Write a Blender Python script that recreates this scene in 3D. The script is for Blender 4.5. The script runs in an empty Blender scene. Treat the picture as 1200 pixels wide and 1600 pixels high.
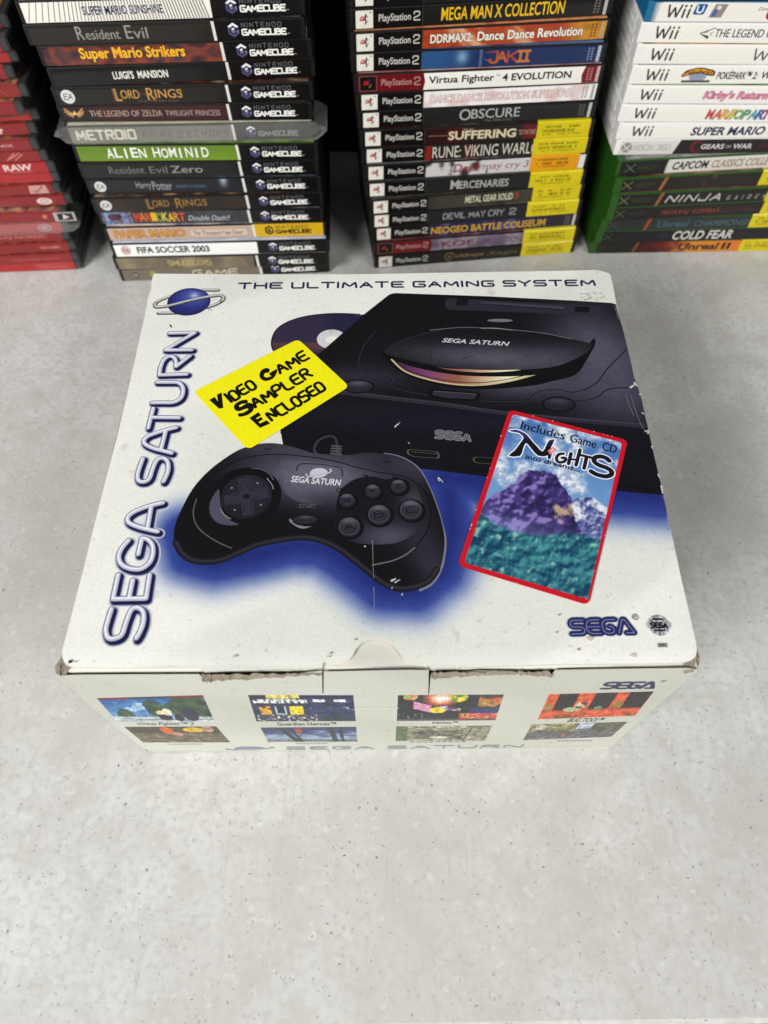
import bpy, bmesh, math, random
import numpy as np
from mathutils import Vector, Matrix, noise
from mathutils.geometry import delaunay_2d_cdt

sc = bpy.context.scene
COL = sc.collection
MM = 0.001
R = math.radians

# ------------------------------------------------------------------ camera
cam = bpy.data.cameras.new('camera')
cam.sensor_fit = 'VERTICAL'; cam.sensor_height = 36; cam.lens = 25.2
cam.clip_start = 0.01; cam.clip_end = 20
camo = bpy.data.objects.new('camera', cam); COL.objects.link(camo)
camo.location = (0.000331, -0.104134, 0.451876)
camo.rotation_euler = (R(31.35683), R(-0.26442), R(-0.21746))
cam.dof.use_dof = True; cam.dof.focus_distance = 0.395; cam.dof.aperture_fstop = 8.5
sc.camera = camo

# ------------------------------------------------------------------ light
world = bpy.data.worlds.new('World'); sc.world = world; world.use_nodes = True
bg = world.node_tree.nodes['Background']
bg.inputs[0].default_value = (0.93, 0.97, 1.0, 1); bg.inputs[1].default_value = 0.11

def area(name, loc, target, sx, sy, power, col=(1, 1, 1)):
    l = bpy.data.lights.new(name, 'AREA'); l.shape = 'RECTANGLE'; l.size = sx; l.size_y = sy
    l.energy = power; l.color = col
    o = bpy.data.objects.new(name, l); COL.objects.link(o); o.location = loc
    o.rotation_euler = (Vector(target) - Vector(loc)).to_track_quat('-Z', 'Y').to_euler()
    return o
area('shop_lamp', (-1.513, -1.668, 1.622), (0, 0.20, 0.05), 1.3, 0.45, 101, (1.0, 0.99, 0.97))
area('shop_lamp', (1.543, -1.398, 1.864), (0, 0.20, 0.05), 1.3, 0.45, 35, (1.0, 0.99, 0.97))
sc.view_settings.view_transform = 'Standard'; sc.view_settings.look = 'None'
sc.view_settings.exposure = 0.0; sc.view_settings.gamma = 1.0
sc.cycles.transparent_max_bounces = 16

# ------------------------------------------------------------------ colour
def L(c):
    c = np.asarray(c, float) / 255.0
    return np.where(c <= 0.04045, c / 12.92, ((c + 0.055) / 1.055) ** 2.4)
def ss(a, b, x):
    t = np.clip((np.asarray(x, float) - a) / (b - a), 0, 1); return t * t * (3 - 2 * t)
def lerp(a, b, t):
    return np.asarray(a, float) * (1 - t) + np.asarray(b, float) * t
def ramp(stops, t):
    for (t0, c0), (t1, c1) in zip(stops, stops[1:]):
        if t <= t1: return lerp(c0, c1, max(0, (t - t0) / max(1e-6, t1 - t0)))
    return np.asarray(stops[-1][1], float)
def nz(u, v, s, seed=0.0):
    return noise.noise(Vector((u / s, v / s, seed * 7.31 + 0.5)))
def fbm(u, v, s, seed=0.0):
    return nz(u, v, s, seed) + 0.5 * nz(u, v, s / 2, seed + 3) + 0.25 * nz(u, v, s / 4, seed + 5)

# ------------------------------------------------------------------ materials
def mat(name, col=(.8, .8, .8), rough=.5, spec=.5, coat=0, alpha=1, trans=0, metal=0):
    m = bpy.data.materials.new(name); m.use_nodes = True
    b = m.node_tree.nodes['Principled BSDF']
    b.inputs['Base Color'].default_value = (*col, 1); b.inputs['Roughness'].default_value = rough
    b.inputs['Specular IOR Level'].default_value = spec; b.inputs['Coat Weight'].default_value = coat
    b.inputs['Coat Roughness'].default_value = 0.12
    b.inputs['Alpha'].default_value = alpha; b.inputs['Transmission Weight'].default_value = trans
    b.inputs['Metallic'].default_value = metal
    return m
def N(m, t, **k):
    n = m.node_tree.nodes.new(t)
    for a, b in k.items(): setattr(n, a, b)
    return n
def noise_rough(m, scale, lo, hi, bump=0.0, bscale=200.0):
    nt = m.node_tree; b = nt.nodes['Principled BSDF']
    tc = N(m, 'ShaderNodeTexCoord'); nx = N(m, 'ShaderNodeTexNoise'); nx.inputs['Scale'].default_value = scale
    nx.inputs['Detail'].default_value = 4
    mr = N(m, 'ShaderNodeMapRange'); mr.inputs[3].default_value = lo; mr.inputs[4].default_value = hi
    nt.links.new(tc.outputs['Object'], nx.inputs['Vector']); nt.links.new(nx.outputs['Fac'], mr.inputs[0])
    nt.links.new(mr.outputs[0], b.inputs['Roughness'])
    if bump:
        n2 = N(m, 'ShaderNodeTexNoise'); n2.inputs['Scale'].default_value = bscale; n2.inputs['Detail'].default_value = 3
        bp = N(m, 'ShaderNodeBump'); bp.inputs['Strength'].default_value = bump; bp.inputs['Distance'].default_value = 0.0004
        nt.links.new(tc.outputs['Object'], n2.inputs['Vector']); nt.links.new(n2.outputs['Fac'], bp.inputs['Height'])
        nt.links.new(bp.outputs[0], b.inputs['Normal'])
    return m
def printed(name, rough, coat, dirt=0.0, bump=0.0, gamma=1.0, spec=.5, grain=0.0):
    """printed paper: ink colours from the mesh's Col attribute, with wear from noise"""
    m = mat(name, rough=rough, coat=coat, spec=spec); nt = m.node_tree; b = nt.nodes['Principled BSDF']
    at = N(m, 'ShaderNodeAttribute'); at.attribute_name = 'Col'
    out = at.outputs['Color']
    tc = N(m, 'ShaderNodeTexCoord')
    g = N(m, 'ShaderNodeGamma'); g.inputs[1].default_value = gamma; nt.links.new(out, g.inputs[0]); out = g.outputs[0]
    if grain:
        nx = N(m, 'ShaderNodeTexNoise'); nx.inputs['Scale'].default_value = 1500; nx.inputs['Detail'].default_value = 2
        mr = N(m, 'ShaderNodeMapRange'); mr.inputs[1].default_value = .25; mr.inputs[2].default_value = .75; mr.inputs[3].default_value = 1 - grain; mr.inputs[4].default_value = 1 + grain
        hs = N(m, 'ShaderNodeHueSaturation'); nt.links.new(tc.outputs['Object'], nx.inputs['Vector']); nt.links.new(nx.outputs['Fac'], mr.inputs[0])
        nt.links.new(mr.outputs[0], hs.inputs['Value']); nt.links.new(out, hs.inputs['Color']); out = hs.outputs[0]
    if dirt:
        for (scale, lo, hi, amt, tint) in ((11, .45, .75, .22, (.68, .67, .62)), (95, .66, .76, .30, (.46, .42, .34)), (330, .66, .74, .40, (.5, .48, .42))):
            nx = N(m, 'ShaderNodeTexNoise'); nx.inputs['Scale'].default_value = scale; nx.inputs['Detail'].default_value = 3
            mr = N(m, 'ShaderNodeMapRange'); mr.inputs[1].default_value = lo; mr.inputs[2].default_value = hi
            mr.inputs[4].default_value = amt * dirt
            mx = N(m, 'ShaderNodeMix', data_type='RGBA', blend_type='MULTIPLY'); mx.inputs[7].default_value = (*tint, 1)
            nt.links.new(tc.outputs['Object'], nx.inputs['Vector']); nt.links.new(nx.outputs['Fac'], mr.inputs[0])
            nt.links.new(mr.outputs[0], mx.inputs[0]); nt.links.new(out, mx.inputs[6]); out = mx.outputs[2]
    nt.links.new(out, b.inputs['Base Color'])
    if bump:
        n2 = N(m, 'ShaderNodeTexNoise'); n2.inputs['Scale'].default_value = 60; n2.inputs['Detail'].default_value = 5
        bp = N(m, 'ShaderNodeBump'); bp.inputs['Strength'].default_value = bump; bp.inputs['Distance'].default_value = 0.0012
        nt.links.new(tc.outputs['Object'], n2.inputs['Vector']); nt.links.new(n2.outputs['Fac'], bp.inputs['Height'])
        nt.links.new(bp.outputs[0], b.inputs['Normal'])
    return m
M_CARD = printed('printed_card', .42, .0, dirt=1.0, bump=.30, gamma=1.06, spec=.4, grain=.09)
M_STICK = printed('sticker_paper', .45, .0, dirt=.12, gamma=1.05, spec=.35, grain=.10)
M_SLEEVE = printed('sleeve_print', .26, .22, gamma=1.16, spec=.32, grain=.12)
M_BLACK = noise_rough(mat('black_case_plastic', (.006, .006, .0065), .4, .35), 90, .3, .5, .15, 900)
M_WHITE = noise_rough(mat('white_case_plastic', (.74, .73, .70), .4), 60, .32, .5, .1, 900)
M_GREEN = noise_rough(mat('green_case_plastic', (.016, .072, .006), .3), 60, .25, .42, .1, 900)
M_BLUE = noise_rough(mat('blue_case_plastic', (.01, .13, .27), .3), 60, .25, .42)
M_GREYC = mat('dark_insert_plastic', (.03, .03, .033), .3)
def film(name, tint, alpha, rough):
    m = mat(name, tint, rough, alpha=alpha); return m
M_CLEAR = film('clear_case_plastic', (.10, .10, .105), .09, .10)
M_WRAP = film('shrink_wrap_film', (.5, .5, .48), .16, .06)
M_KRAFT = mat('torn_cardboard', (.26, .22, .175), .9, .1)
M_KRAFT2 = noise_rough(M_KRAFT, 300, .8, .95, .8, 500)
M_INNER = noise_rough(mat('box_inner_card', (.60, .585, .53), .6, .3), 50, .5, .7, .15, 80)
M_DARKGAP = mat('box_inside', (.02, .017, .013), .9, .1)

# ------------------------------------------------------------------ scene tree
def tag(o, label=None, cat=None, group=None, kind=None):
    for k, v in (('label', label), ('category', cat), ('group', group), ('kind', kind)):
        if v: o[k] = v
    return o
def empty(name, loc=(0, 0, 0), rz=0.0):
    o = bpy.data.objects.new(name, None); COL.objects.link(o); o.location = loc; o.rotation_euler = (0, 0, rz)
    o.empty_display_size = 0.02; return o
def link(name, me, parent=None, m=None):
    if m is not None and not me.materials: me.materials.append(m)
    o = bpy.data.objects.new(name, me); COL.objects.link(o)
    if parent: o.parent = parent
    return o
def bm_obj(name, bm, m, parent=None, smooth=False):
    me = bpy.data.meshes.new(name); bm.to_mesh(me); bm.free()
    if smooth:
        for p in me.polygons: p.use_smooth = True
    return link(name, me, parent, m)

# ------------------------------------------------------------------ flat printing
def rounded(pts, r, closed=True, seg=4):
    n = len(pts); out = []
    for i in range(n):
        p = Vector(pts[i])
        if not closed and i in (0, n - 1): out.append(tuple(p)); continue
        a, b = Vector(pts[i - 1]), Vector(pts[(i + 1) % n])
        da, db = a - p, b - p
        if da.length < 1e-9 or db.length < 1e-9: continue
        ka = .999 if (not closed and i == 1) else .499; kb = .999 if (not closed and i == n - 2) else .499
        rr = min(r, da.length * ka, db.length * kb)
        s, e = p + da.normalized() * rr, p + db.normalized() * rr
        for k in range(seg + 1):
            t = math.pi / 2 * k / seg; out.append(tuple(p + (s - p) * (1 - math.sin(t)) + (e - p) * (1 - math.cos(t))))
    return out
def spline(pts, closed=False, sub=6):
    P = [Vector(p) for p in pts]; n = len(P); out = []
    rng = range(n if closed else n - 1)
    for i in rng:
        g = (lambda k: P[k % n]) if closed else (lambda k: P[max(0, min(n - 1, k))])
        p0, p1, p2, p3 = g(i - 1), g(i), g(i + 1), g(i + 2)
        for k in range(sub):
            t = k / sub
            out.append(tuple(0.5 * ((2 * p1) + (p2 - p0) * t + (2 * p0 - 5 * p1 + 4 * p2 - p3) * t * t + (3 * p1 - p0 - 3 * p2 + p3) * t ** 3)))
    if not closed: out.append(tuple(P[-1]))
    return out
def ellipse(c, rx, ry, rot=0, n=32, a0=0, a1=360):
    o = []; cr, sr = math.cos(rot), math.sin(rot)
    m = n if a1 - a0 >= 360 else n + 1
    for k in range(m):
        a = R(a0 + (a1 - a0) * k / n); x, y = rx * math.cos(a), ry * math.sin(a)
        o.append((c[0] + x * cr - y * sr, c[1] + x * sr + y * cr))
    return o
def seg_dist(P, line):
    """distance of points P (n,2) to a polyline, plus the nearest side (sign of cross product)"""
    P = np.asarray(P, float); best = np.full(len(P), 1e9)
    for a, b in zip(line, line[1:]):
        a, b = np.asarray(a, float), np.asarray(b, float); d = b - a
        t = np.clip(((P - a) @ d) / max(1e-12, d @ d), 0, 1)
        q = a + t[:, None] * d; best = np.minimum(best, np.hypot(*(P - q).T))
    return best

class Sheet:
    """collects ink shapes on a surface; place(u,v,h) turns print millimetres into metres"""
    def __init__(s, place): s.place = place; s.V = []; s.F = []; s.C = []; s.h = 0.0; s.dh = 0.012
    def tris(s, pts, faces, cols):
        s.h += s.dh; b = len(s.V)
        s.V += [s.place(p[0], p[1], s.h) for p in pts]
        s.F += [tuple(b + i for i in f) for f in faces]
        cols = np.asarray(cols, float)
        if cols.ndim == 1: cols = np.tile(cols, (len(pts), 1))
        s.C.append(cols[:, :3])
    def fill(s, polys, col, step=0, fn=None):
        """union of closed polygons in one ink; fn(points)->linear rgb shades it on a grid"""
        if not isinstance(polys[0][0], (tuple, list, Vector)): polys = [polys]
        V = []; F = []
        for p in polys:
            p = [tuple(q)[:2] for q in p]; b = len(V)
            if sum(a[0] * c[1] - c[0] * a[1] for a, c in zip(p, p[1:] + p[:1]) ) < 0: p = p[::-1]
            V += p; F.append(list(range(b, b + len(p))))
        if step:
            A = np.array(V); lo, hi = A.min(0), A.max(0)
            for x in np.arange(lo[0] + step * .37, hi[0], step):
                for y in np.arange(lo[1] + step * .41, hi[1], step): V.append((x, y))
        r = delaunay_2d_cdt([Vector(v) for v in V], [], F, 0, 1e-5)
        vs, fs, of = r[0], r[2], r[5]
        keep = [f for f, o in zip(fs, of) if o]
        used = sorted({i for f in keep for i in f}); mp = {k: i for i, k in enumerate(used)}
        pts = [tuple(vs[k]) for k in used]; keep = [[mp[i] for i in f] for f in keep]
        # all faces wound counter-clockwise
        keep = [f if ((pts[f[1]][0]-pts[f[0]][0])*(pts[f[2]][1]-pts[f[0]][1])-(pts[f[1]][1]-pts[f[0]][1])*(pts[f[2]][0]-pts[f[0]][0])) > 0 else f[::-1] for f in keep]
        s.tris(pts, keep, fn(np.array(pts)) if fn else L(col))
    def stroke(s, lines, w, col, caps=True, closed=False, dx=0, dy=0, taper=None):
        if not isinstance(lines[0][0], (tuple, list, Vector)): lines = [lines]
        polys = []
        for ln in lines:
            ln = [(p[0] + dx, p[1] + dy) for p in ln]
            if closed: ln = ln + [ln[0]]
            n = len(ln)
            ws = [w * (taper[0] * (1 - i / (n - 1)) + taper[1] * i / (n - 1)) if taper else w for i in range(n)]
            for i in range(n - 1):
                a, b = Vector(ln[i]), Vector(ln[i + 1]); d = b - a
                if d.length < 1e-7: continue
                d.normalize(); p = Vector((-d.y, d.x))
                polys.append([a + p * ws[i] / 2, a - p * ws[i] / 2, b - p * ws[i + 1] / 2, b + p * ws[i + 1] / 2])
            for i in range(n):
                if caps or 0 < i < n - 1: polys.append(ellipse(ln[i], ws[i] / 2, ws[i] / 2, n=10))
        s.fill(polys, col)
    def text(s, body, u, v, w, h, col, bold=0.0, shear=0.0, outline=None, ow=0.02, frame=None, dx=0, dy=0, fn=None):
        """built-in font, fitted into the w x h box whose lower left corner is (u,v)"""
        def mesh(off):
            cu = bpy.data.curves.new('lettering', 'FONT'); cu.body = body; cu.offset = off; cu.shear = shear; cu.resolution_u = 3
            ob = bpy.data.objects.new('lettering', cu); me = ob.to_mesh()
            P = np.array([x.co[:2] for x in me.vertices]); Fs = [tuple(p.vertices) for p in me.polygons]
            ob.to_mesh_clear(); bpy.data.objects.remove(ob); bpy.data.curves.remove(cu)
            return P, Fs
        P0, F0 = mesh(bold); lo, hi = P0.min(0), P0.max(0); k = np.array([w, h]) / (hi - lo)
        fr = frame or (lambda x, y: (x, y))
        def put(P, Fs, c, f=None):
            Q = [fr(u + dx + (p[0] - lo[0]) * k[0], v + dy + (p[1] - lo[1]) * k[1]) for p in P]
            s.tris(Q, Fs, f(np.array(Q)) if f else L(c))
        if outline is not None: put(*mesh(bold + ow), outline)
        put(P0, F0, col, fn)
    def letters(s, body, u, v, w, h, wt, col, r=.15, frame=None, gap=.28, shear=0.0, outline=None, ow=.1, serif=0.0, inner=None, wide=1.0, dx=0, dy=0, jig=None, heavy=None):
        """stroke lettering (squared or rounded skeleton letters) fitted to w x h"""
        x = 0; G = []
        for ch in body:
            if ch == ' ': x += .55 * wide; continue
            lns, gw = GLYPH[ch]; gw *= wide
            sc_, = (1.0,)
            G.append((ch, x, gw, [[(p[0] * wide, p[1]) for p in l] for l in lns])); x += gw + gap
        tot = x - gap; kx = w / tot; ky = h
        fr = frame or (lambda a, b: (a, b)); allL = []; per = []
        for n_, (ch, x0, gw, lns) in enumerate(G):
            one = []
            for l in lns:
                l = rounded(l, r, closed=False, seg=4) if len(l) > 2 else l
                q = []
                for p in l:
                    px_, py_ = p
                    if jig: py_ = py_ + jig[n_ % len(jig)] * .06; px_ = px_ + (py_ - .5) * jig[(n_ + 2) % len(jig)] * .05
                    q.append(fr(u + dx + (x0 + px_ + shear * py_) * kx, v + dy + py_ * ky))
                one.append(q)
                if serif:
                    for e, o in ((l[0], l[1]), (l[-1], l[-2])):
                        if abs(e[1] - o[1]) > .3 and (e[1] < .02 or e[1] > .98):
                            sv = [fr(u + dx + (x0 + e[0] + t * serif + shear * e[1]) * kx, v + dy + e[1] * ky) for t in (-1, 1)]
                            one.append(sv)
            per.append(one); allL += one
        if outline is not None: s.stroke(allL, wt + ow, outline)
        if heavy:
            for i, one in enumerate(per): s.stroke(one, wt * (heavy.get(i, 1)), col, caps=True)
        else: s.stroke(allL, wt, col, caps=True)
        if inner is not None: s.stroke(allL, wt * .16, inner)
        return allL
    def mesh(s, name):
        me = bpy.data.meshes.new(name); me.from_pydata(s.V, [], s.F)
        at = me.color_attributes.new('Col', 'FLOAT_COLOR', 'POINT')
        c = np.concatenate(s.C); c = np.hstack([np.clip(c, 0, 1), np.ones((len(c), 1))]).astype(np.float32)
        at.data.foreach_set('color', c.ravel()); return me

GLYPH = {
 'A': ([[(0, 0), (.5, 1), (1, 0)], [(.22, .36), (.78, .36)]], 1), 'B': ([[(0, 0), (0, 1), (.85, 1), (.85, .52), (0, .52)], [(.5, .52), (1, .52), (1, 0), (0, 0)]], 1),
 'C': ([[(1, 1), (0, 1), (0, 0), (1, 0)]], 1), 'D': ([[(0, 0), (0, 1), (1, 1), (1, 0), (0, 0)]], 1),
 'E': ([[(1, 1), (0, 1), (0, 0), (1, 0)], [(0, .52), (.85, .52)]], 1), 'F': ([[(1, 1), (0, 1), (0, 0)], [(0, .5), (.8, .5)]], .95),
 'G': ([[(1, 1), (0, 1), (0, 0), (1, 0), (1, .5), (.52, .5)]], 1), 'H': ([[(0, 0), (0, 1)], [(1, 0), (1, 1)], [(0, .5), (1, .5)]], 1),
 'I': ([[(0, 0), (0, 1)]], .05), 'J': ([[(.8, 1), (.8, 0), (0, 0), (0, .3)]], .8), 'K': ([[(0, 0), (0, 1)], [(.95, 1), (0, .45)], [(.3, .6), (1, 0)]], 1),
 'L': ([[(0, 1), (0, 0), (.9, 0)]], .9), 'M': ([[(0, 0), (.08, 1), (.6, .2), (1.12, 1), (1.2, 0)]], 1.2), 'N': ([[(0, 0), (0, 1), (1, 0), (1, 1)]], 1),
 'O': ([[(.5, 1), (0, 1), (0, 0), (1, 0), (1, 1), (.48, 1)]], 1), 'P': ([[(0, 0), (0, 1), (1, 1), (1, .45), (0, .45)]], 1),
 'R': ([[(0, 0), (0, 1), (1, 1), (1, .5), (0, .5)], [(.45, .5), (1, 0)]], 1), 'S': ([[(1, 1), (0, 1), (0, .52), (1, .52), (1, 0), (0, 0)]], 1),
 'T': ([[(0, 1), (1.05, 1)], [(.52, 1), (.52, 0)]], 1.05), 'U': ([[(0, 1), (0, 0), (1, 0), (1, 1)]], 1), 'V': ([[(0, 1), (.5, 0), (1, 1)]], 1),
 'W': ([[(0, 1), (.3, 0), (.65, .85), (1, 0), (1.3, 1)]], 1.3), 'X': ([[(0, 0), (1, 1)], [(0, 1), (1, 0)]], 1), 'Y': ([[(0, 1), (.5, .45), (1, 1)], [(.5, .45), (.5, 0)]], 1),
 'Z': ([[(0, 1), (1, 1), (0, 0), (1, 0)]], 1), '2': ([[(0, .75), (0, 1), (.9, 1), (.9, .55), (0, .3), (0, 0), (.95, 0)]], .95), '3': ([[(0, 1), (.9, 1), (.45, .55), (.9, .5), (.9, 0), (0, 0)]], .9),
 '6': ([[(.9, 1), (0, 1), (0, 0), (.9, 0), (.9, .5), (0, .5)]], .9), '0': ([[(.5, 1), (0, 1), (0, 0), (.9, 0), (.9, 1), (.48, 1)]], .9), ':': ([[(0, .15), (0, .2)], [(0, .7), (0, .75)]], .1), "'": ([[(.1, 1), (0, .75)]], .1),
 'a': ([[(.1, .5), (.6, .52), (.6, 0)], [(.6, .3), (0, .3), (0, 0), (.6, .05)]], .62), 'c': ([[(.6, .45), (.3, .52), (0, .5), (0, 0), (.3, -.01), (.62, .08)]], .62),
 'd': ([[(.6, 1), (.6, 0)], [(.6, .5), (0, .52), (0, 0), (.6, 0)]], .66), 'e': ([[(0, .28), (.62, .28), (.62, .52), (0, .52), (0, 0), (.6, .02)]], .64),
 'l': ([[(0, 0), (0, 1)]], .05), 'm': ([[(0, 0), (0, .52)], [(0, .45), (.42, .54), (.42, 0)], [(.42, .45), (.84, .54), (.84, 0)]], .88), 'n': ([[(0, 0), (0, .52)], [(0, .42), (.55, .54), (.55, 0)]], .58),
 's': ([[(.5, .5), (0, .52), (0, .28), (.5, .25), (.5, 0), (0, 0)]], .5), 'u': ([[(0, .52), (0, 0), (.58, .05)], [(.58, .52), (.58, 0)]], .62),
}

# ================================================================== table and the dark board added behind it
def table():
    m = mat('speckled_laminate', (.62, .61, .58), .45, .4); nt = m.node_tree; b = nt.nodes['Principled BSDF']
    tc = N(m, 'ShaderNodeTexCoord'); k = nt.links.new
    def tex(scale, detail=4, stretch=None, rot=0):
        n = N(m, 'ShaderNodeTexNoise'); n.inputs['Scale'].default_value = scale; n.inputs['Detail'].default_value = detail
        if stretch:
            mp = N(m, 'ShaderNodeMapping'); mp.inputs['Scale'].default_value = stretch; mp.inputs['Rotation'].default_value = (0, 0, rot)
            k(tc.outputs['Object'], mp.inputs['Vector']); k(mp.outputs[0], n.inputs['Vector'])
        else: k(tc.outputs['Object'], n.inputs['Vector'])
        return n
    def rng(src, a, b_, c=0, d=1):
        r = N(m, 'ShaderNodeMapRange'); r.inputs[1].default_value = a; r.inputs[2].default_value = b_; r.inputs[3].default_value = c; r.inputs[4].default_value = d
        k(src, r.inputs[0]); return r.outputs[0]
    def blend(col, fac, c2, mode='MIX'):
        x = N(m, 'ShaderNodeMix', data_type='RGBA', blend_type=mode); k(fac, x.inputs[0])
        if isinstance(col, tuple): x.inputs[6].default_value = (*col, 1)
        else: k(col, x.inputs[6])
        x.inputs[7].default_value = (*c2, 1); return x.outputs[2]
    c = blend((.64, .64, .625), rng(tex(4.2, 3).outputs['Fac'], .36, .66), (.53, .52, .495))
    c = blend(c, rng(tex(13, 5).outputs['Fac'], .46, .70, 0, .7), (.46, .445, .415))
    c = blend(c, rng(tex(48, 5).outputs['Fac'], .46, .72, 0, .75), (.47, .46, .43))
    c = blend(c, rng(tex(230, 4).outputs['Fac'], .45, .72, 0, .8), (.47, .46, .44))
    c = blend(c, rng(tex(150, 3).outputs['Fac'], .60, .74, 0, .5), (.70, .695, .67))
    # fine scratches in two directions
    for st, rot, amt in (((300, 11, 1), .35, .34), ((9, 230, 1), .1, .28), ((170, 10, 1), -.5, .28)):
        c = blend(c, rng(tex(1.0, 2, st, rot).outputs['Fac'], .68, .76, 0, amt), (.38, .36, .33))
    # dark flecks of three sizes, thinned out at random
    for scale, rad, keep, dark in ((115, .052, .50, (.20, .195, .185)), (210, .10, .38, (.28, .27, .255)), (400, .18, .30, (.37, .36, .345))):
        v = N(m, 'ShaderNodeTexVoronoi'); v.inputs['Scale'].default_value = scale
        wob = tex(scale * 3, 2); mx = N(m, 'ShaderNodeVectorMath', operation='MULTIPLY_ADD'); mx.inputs[1].default_value = (.004, .004, 0)
        k(wob.outputs['Color'], mx.inputs[0]); k(tc.outputs['Object'], mx.inputs[2]); k(mx.outputs[0], v.inputs['Vector'])
        sep = N(m, 'ShaderNodeSeparateColor'); k(v.outputs['Color'], sep.inputs[0])
        # fleck radius differs per cell
        rd = N(m, 'ShaderNodeMath', operation='MULTIPLY'); k(rng(sep.outputs[0], keep, 1, 0, 1), rd.inputs[0]); rd.inputs[1].default_value = rad * 1.8
        lt = N(m, 'ShaderNodeMath', operation='SUBTRACT'); k(rd.outputs[0], lt.inputs[0]); k(v.outputs['Distance'], lt.inputs[1])
        c = blend(c, rng(lt.outputs[0], 0, rad * .5), dark)
    k(c, b.inputs['Base Color'])
    k(rng(tex(30, 4).outputs['Fac'], .3, .7, .38, .56), b.inputs['Roughness'])
    bp = N(m, 'ShaderNodeBump'); bp.inputs['Strength'].default_value = .12; bp.inputs['Distance'].default_value = .0004
    k(tex(420, 3).outputs['Fac'], bp.inputs['Height']); k(bp.outputs[0], b.inputs['Normal'])
    bm = bmesh.new()
    y0, y1, x0, x1, th = -.1482, .62, -.95, .95, .032
    vs = [bm.verts.new(p) for p in ((x0, y0, -th), (x1, y0 + .0165, -th), (x1, y1, -th), (x0, y1, -th), (x0, y0, 0), (x1, y0 + .0165, 0), (x1, y1, 0), (x0, y1, 0))]
    for f in ((3, 2, 1, 0), (4, 5, 6, 7), (0, 1, 5, 4), (1, 2, 6, 5), (2, 3, 7, 6), (3, 0, 4, 7)): bm.faces.new([vs[i] for i in f])
    e = [x for x in bm.edges if all(v.co.z > -.001 and v.co.y < 0 for v in x.verts)]
    bmesh.ops.bevel(bm, geom=e, offset=.003, segments=3, affect='EDGES', profile=.5)
    t = bm_obj('counter_top', bm, m)
    tag(t, 'pale grey speckled laminate counter under the box and the game stacks', 'counter', kind='structure')
table()
def board():  # added board: its black stands in for the deep shade between the stacks
    m = noise_rough(mat('added_backing_black', (.010, .010, .011), .7, .2), 20, .6, .8)
    bm = bmesh.new(); bmesh.ops.create_cube(bm, size=1)
    for v in bm.verts: v.co = Vector((v.co.x * 1.9, .632 + v.co.y * .018, .2 + v.co.z * .46))
    o = bm_obj('added_backing', bm, m); tag(o, 'black board added to keep the gaps behind the stacked games dark', 'board', kind='structure')
board()

# ================================================================== the console box
BOXH = 147.6
root = empty('console_box', (0, .128, 0))
tag(root, 'worn white cardboard game console box with a dark console and controller printed on top', 'box')
OFF = Vector((0, .128, 0))
def in_box(p): return tuple(Vector(p) - OFF)
# corners in millimetres (the old box is a little out of square)
C_TFL, C_TFR, C_TBL, C_TBR = (-142.3, -1.0), (142.3, 1.2), (-140.6, 255.6), (144.2, 256.8)
C_BFL, C_BFR, C_BBL, C_BBR = (-143.2, -0.4), (141.3, 0.4), (-141.5, 255.0), (143.2, 256.0)
def wall(name, a0, a1, b1, b0, ztop, n=14, m=M_CARD, seed=1, amp=.5):
    """upright card wall from bottom edge a0-a1 to top edge b0-b1, slightly bowed"""
    s = Sheet(lambda u, v, h: in_box((0, 0, 0))); V = []; F = []
    nz_ = 8
    for j in range(nz_ + 1):
        t = j / nz_
        for i in range(n + 1):
            q = i / n
            p = lerp(lerp(a0, a1, q), lerp(b0, b1, q), t); nrm = np.array([(a1[1] - a0[1]), -(a1[0] - a0[0])]); nrm = nrm / np.hypot(*nrm)
            d = amp * nz(q * 60, t * 40, 22, seed) * math.sin(math.pi * q) * math.sin(math.pi * min(1, t * 1.0))
            V.append(in_box(((p[0] + nrm[0] * d) * MM, (p[1] + nrm[1] * d) * MM, (ztop * t + .2) * MM)))
    w = n + 1
    for j in range(nz_):
        for i in range(n): F.append((j * w + i, j * w + i + 1, (j + 1) * w + i + 1, (j + 1) * w + i))
    me = bpy.data.meshes.new(name); me.from_pydata(V, [], F)
    at = me.color_attributes.new('Col', 'FLOAT_COLOR', 'POINT')
    cols = []
    for j in range(nz_ + 1):
        for i in range(n + 1): cols += [*(L((222, 222, 211))), 1]
    at.data.foreach_set('color', np.array(cols, np.float32)); return link(name, me, root, m)
wall('side_panel', (C_BBL[0] + .8, C_BBL[1]), (C_BFL[0] + .8, C_BFL[1]), (C_TFL[0] + 1.9, C_TFL[1]), (C_TBL[0] + 1.9, C_TBL[1]), BOXH - .9, seed=2)
wall('side_panel', (C_BFR[0] - .8, C_BFR[1]), (C_BBR[0] - .8, C_BBR[1]), (C_TBR[0] - 1.9, C_TBR[1]), (C_TFR[0] - 1.9, C_TFR[1]), BOXH - .9, seed=3)
wall('back_panel', C_BBR, C_BBL, C_TBL, C_TBR, BOXH - 1.2, seed=4)
bmb = bmesh.new()
vs = [bmb.verts.new(in_box((p[0] * MM, p[1] * MM, .0003))) for p in (C_BFL, C_BFR, C_BBR, C_BBL)]
bmb.faces.new(vs); bm_obj('bottom_panel', bmb, M_INNER, root)

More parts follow.
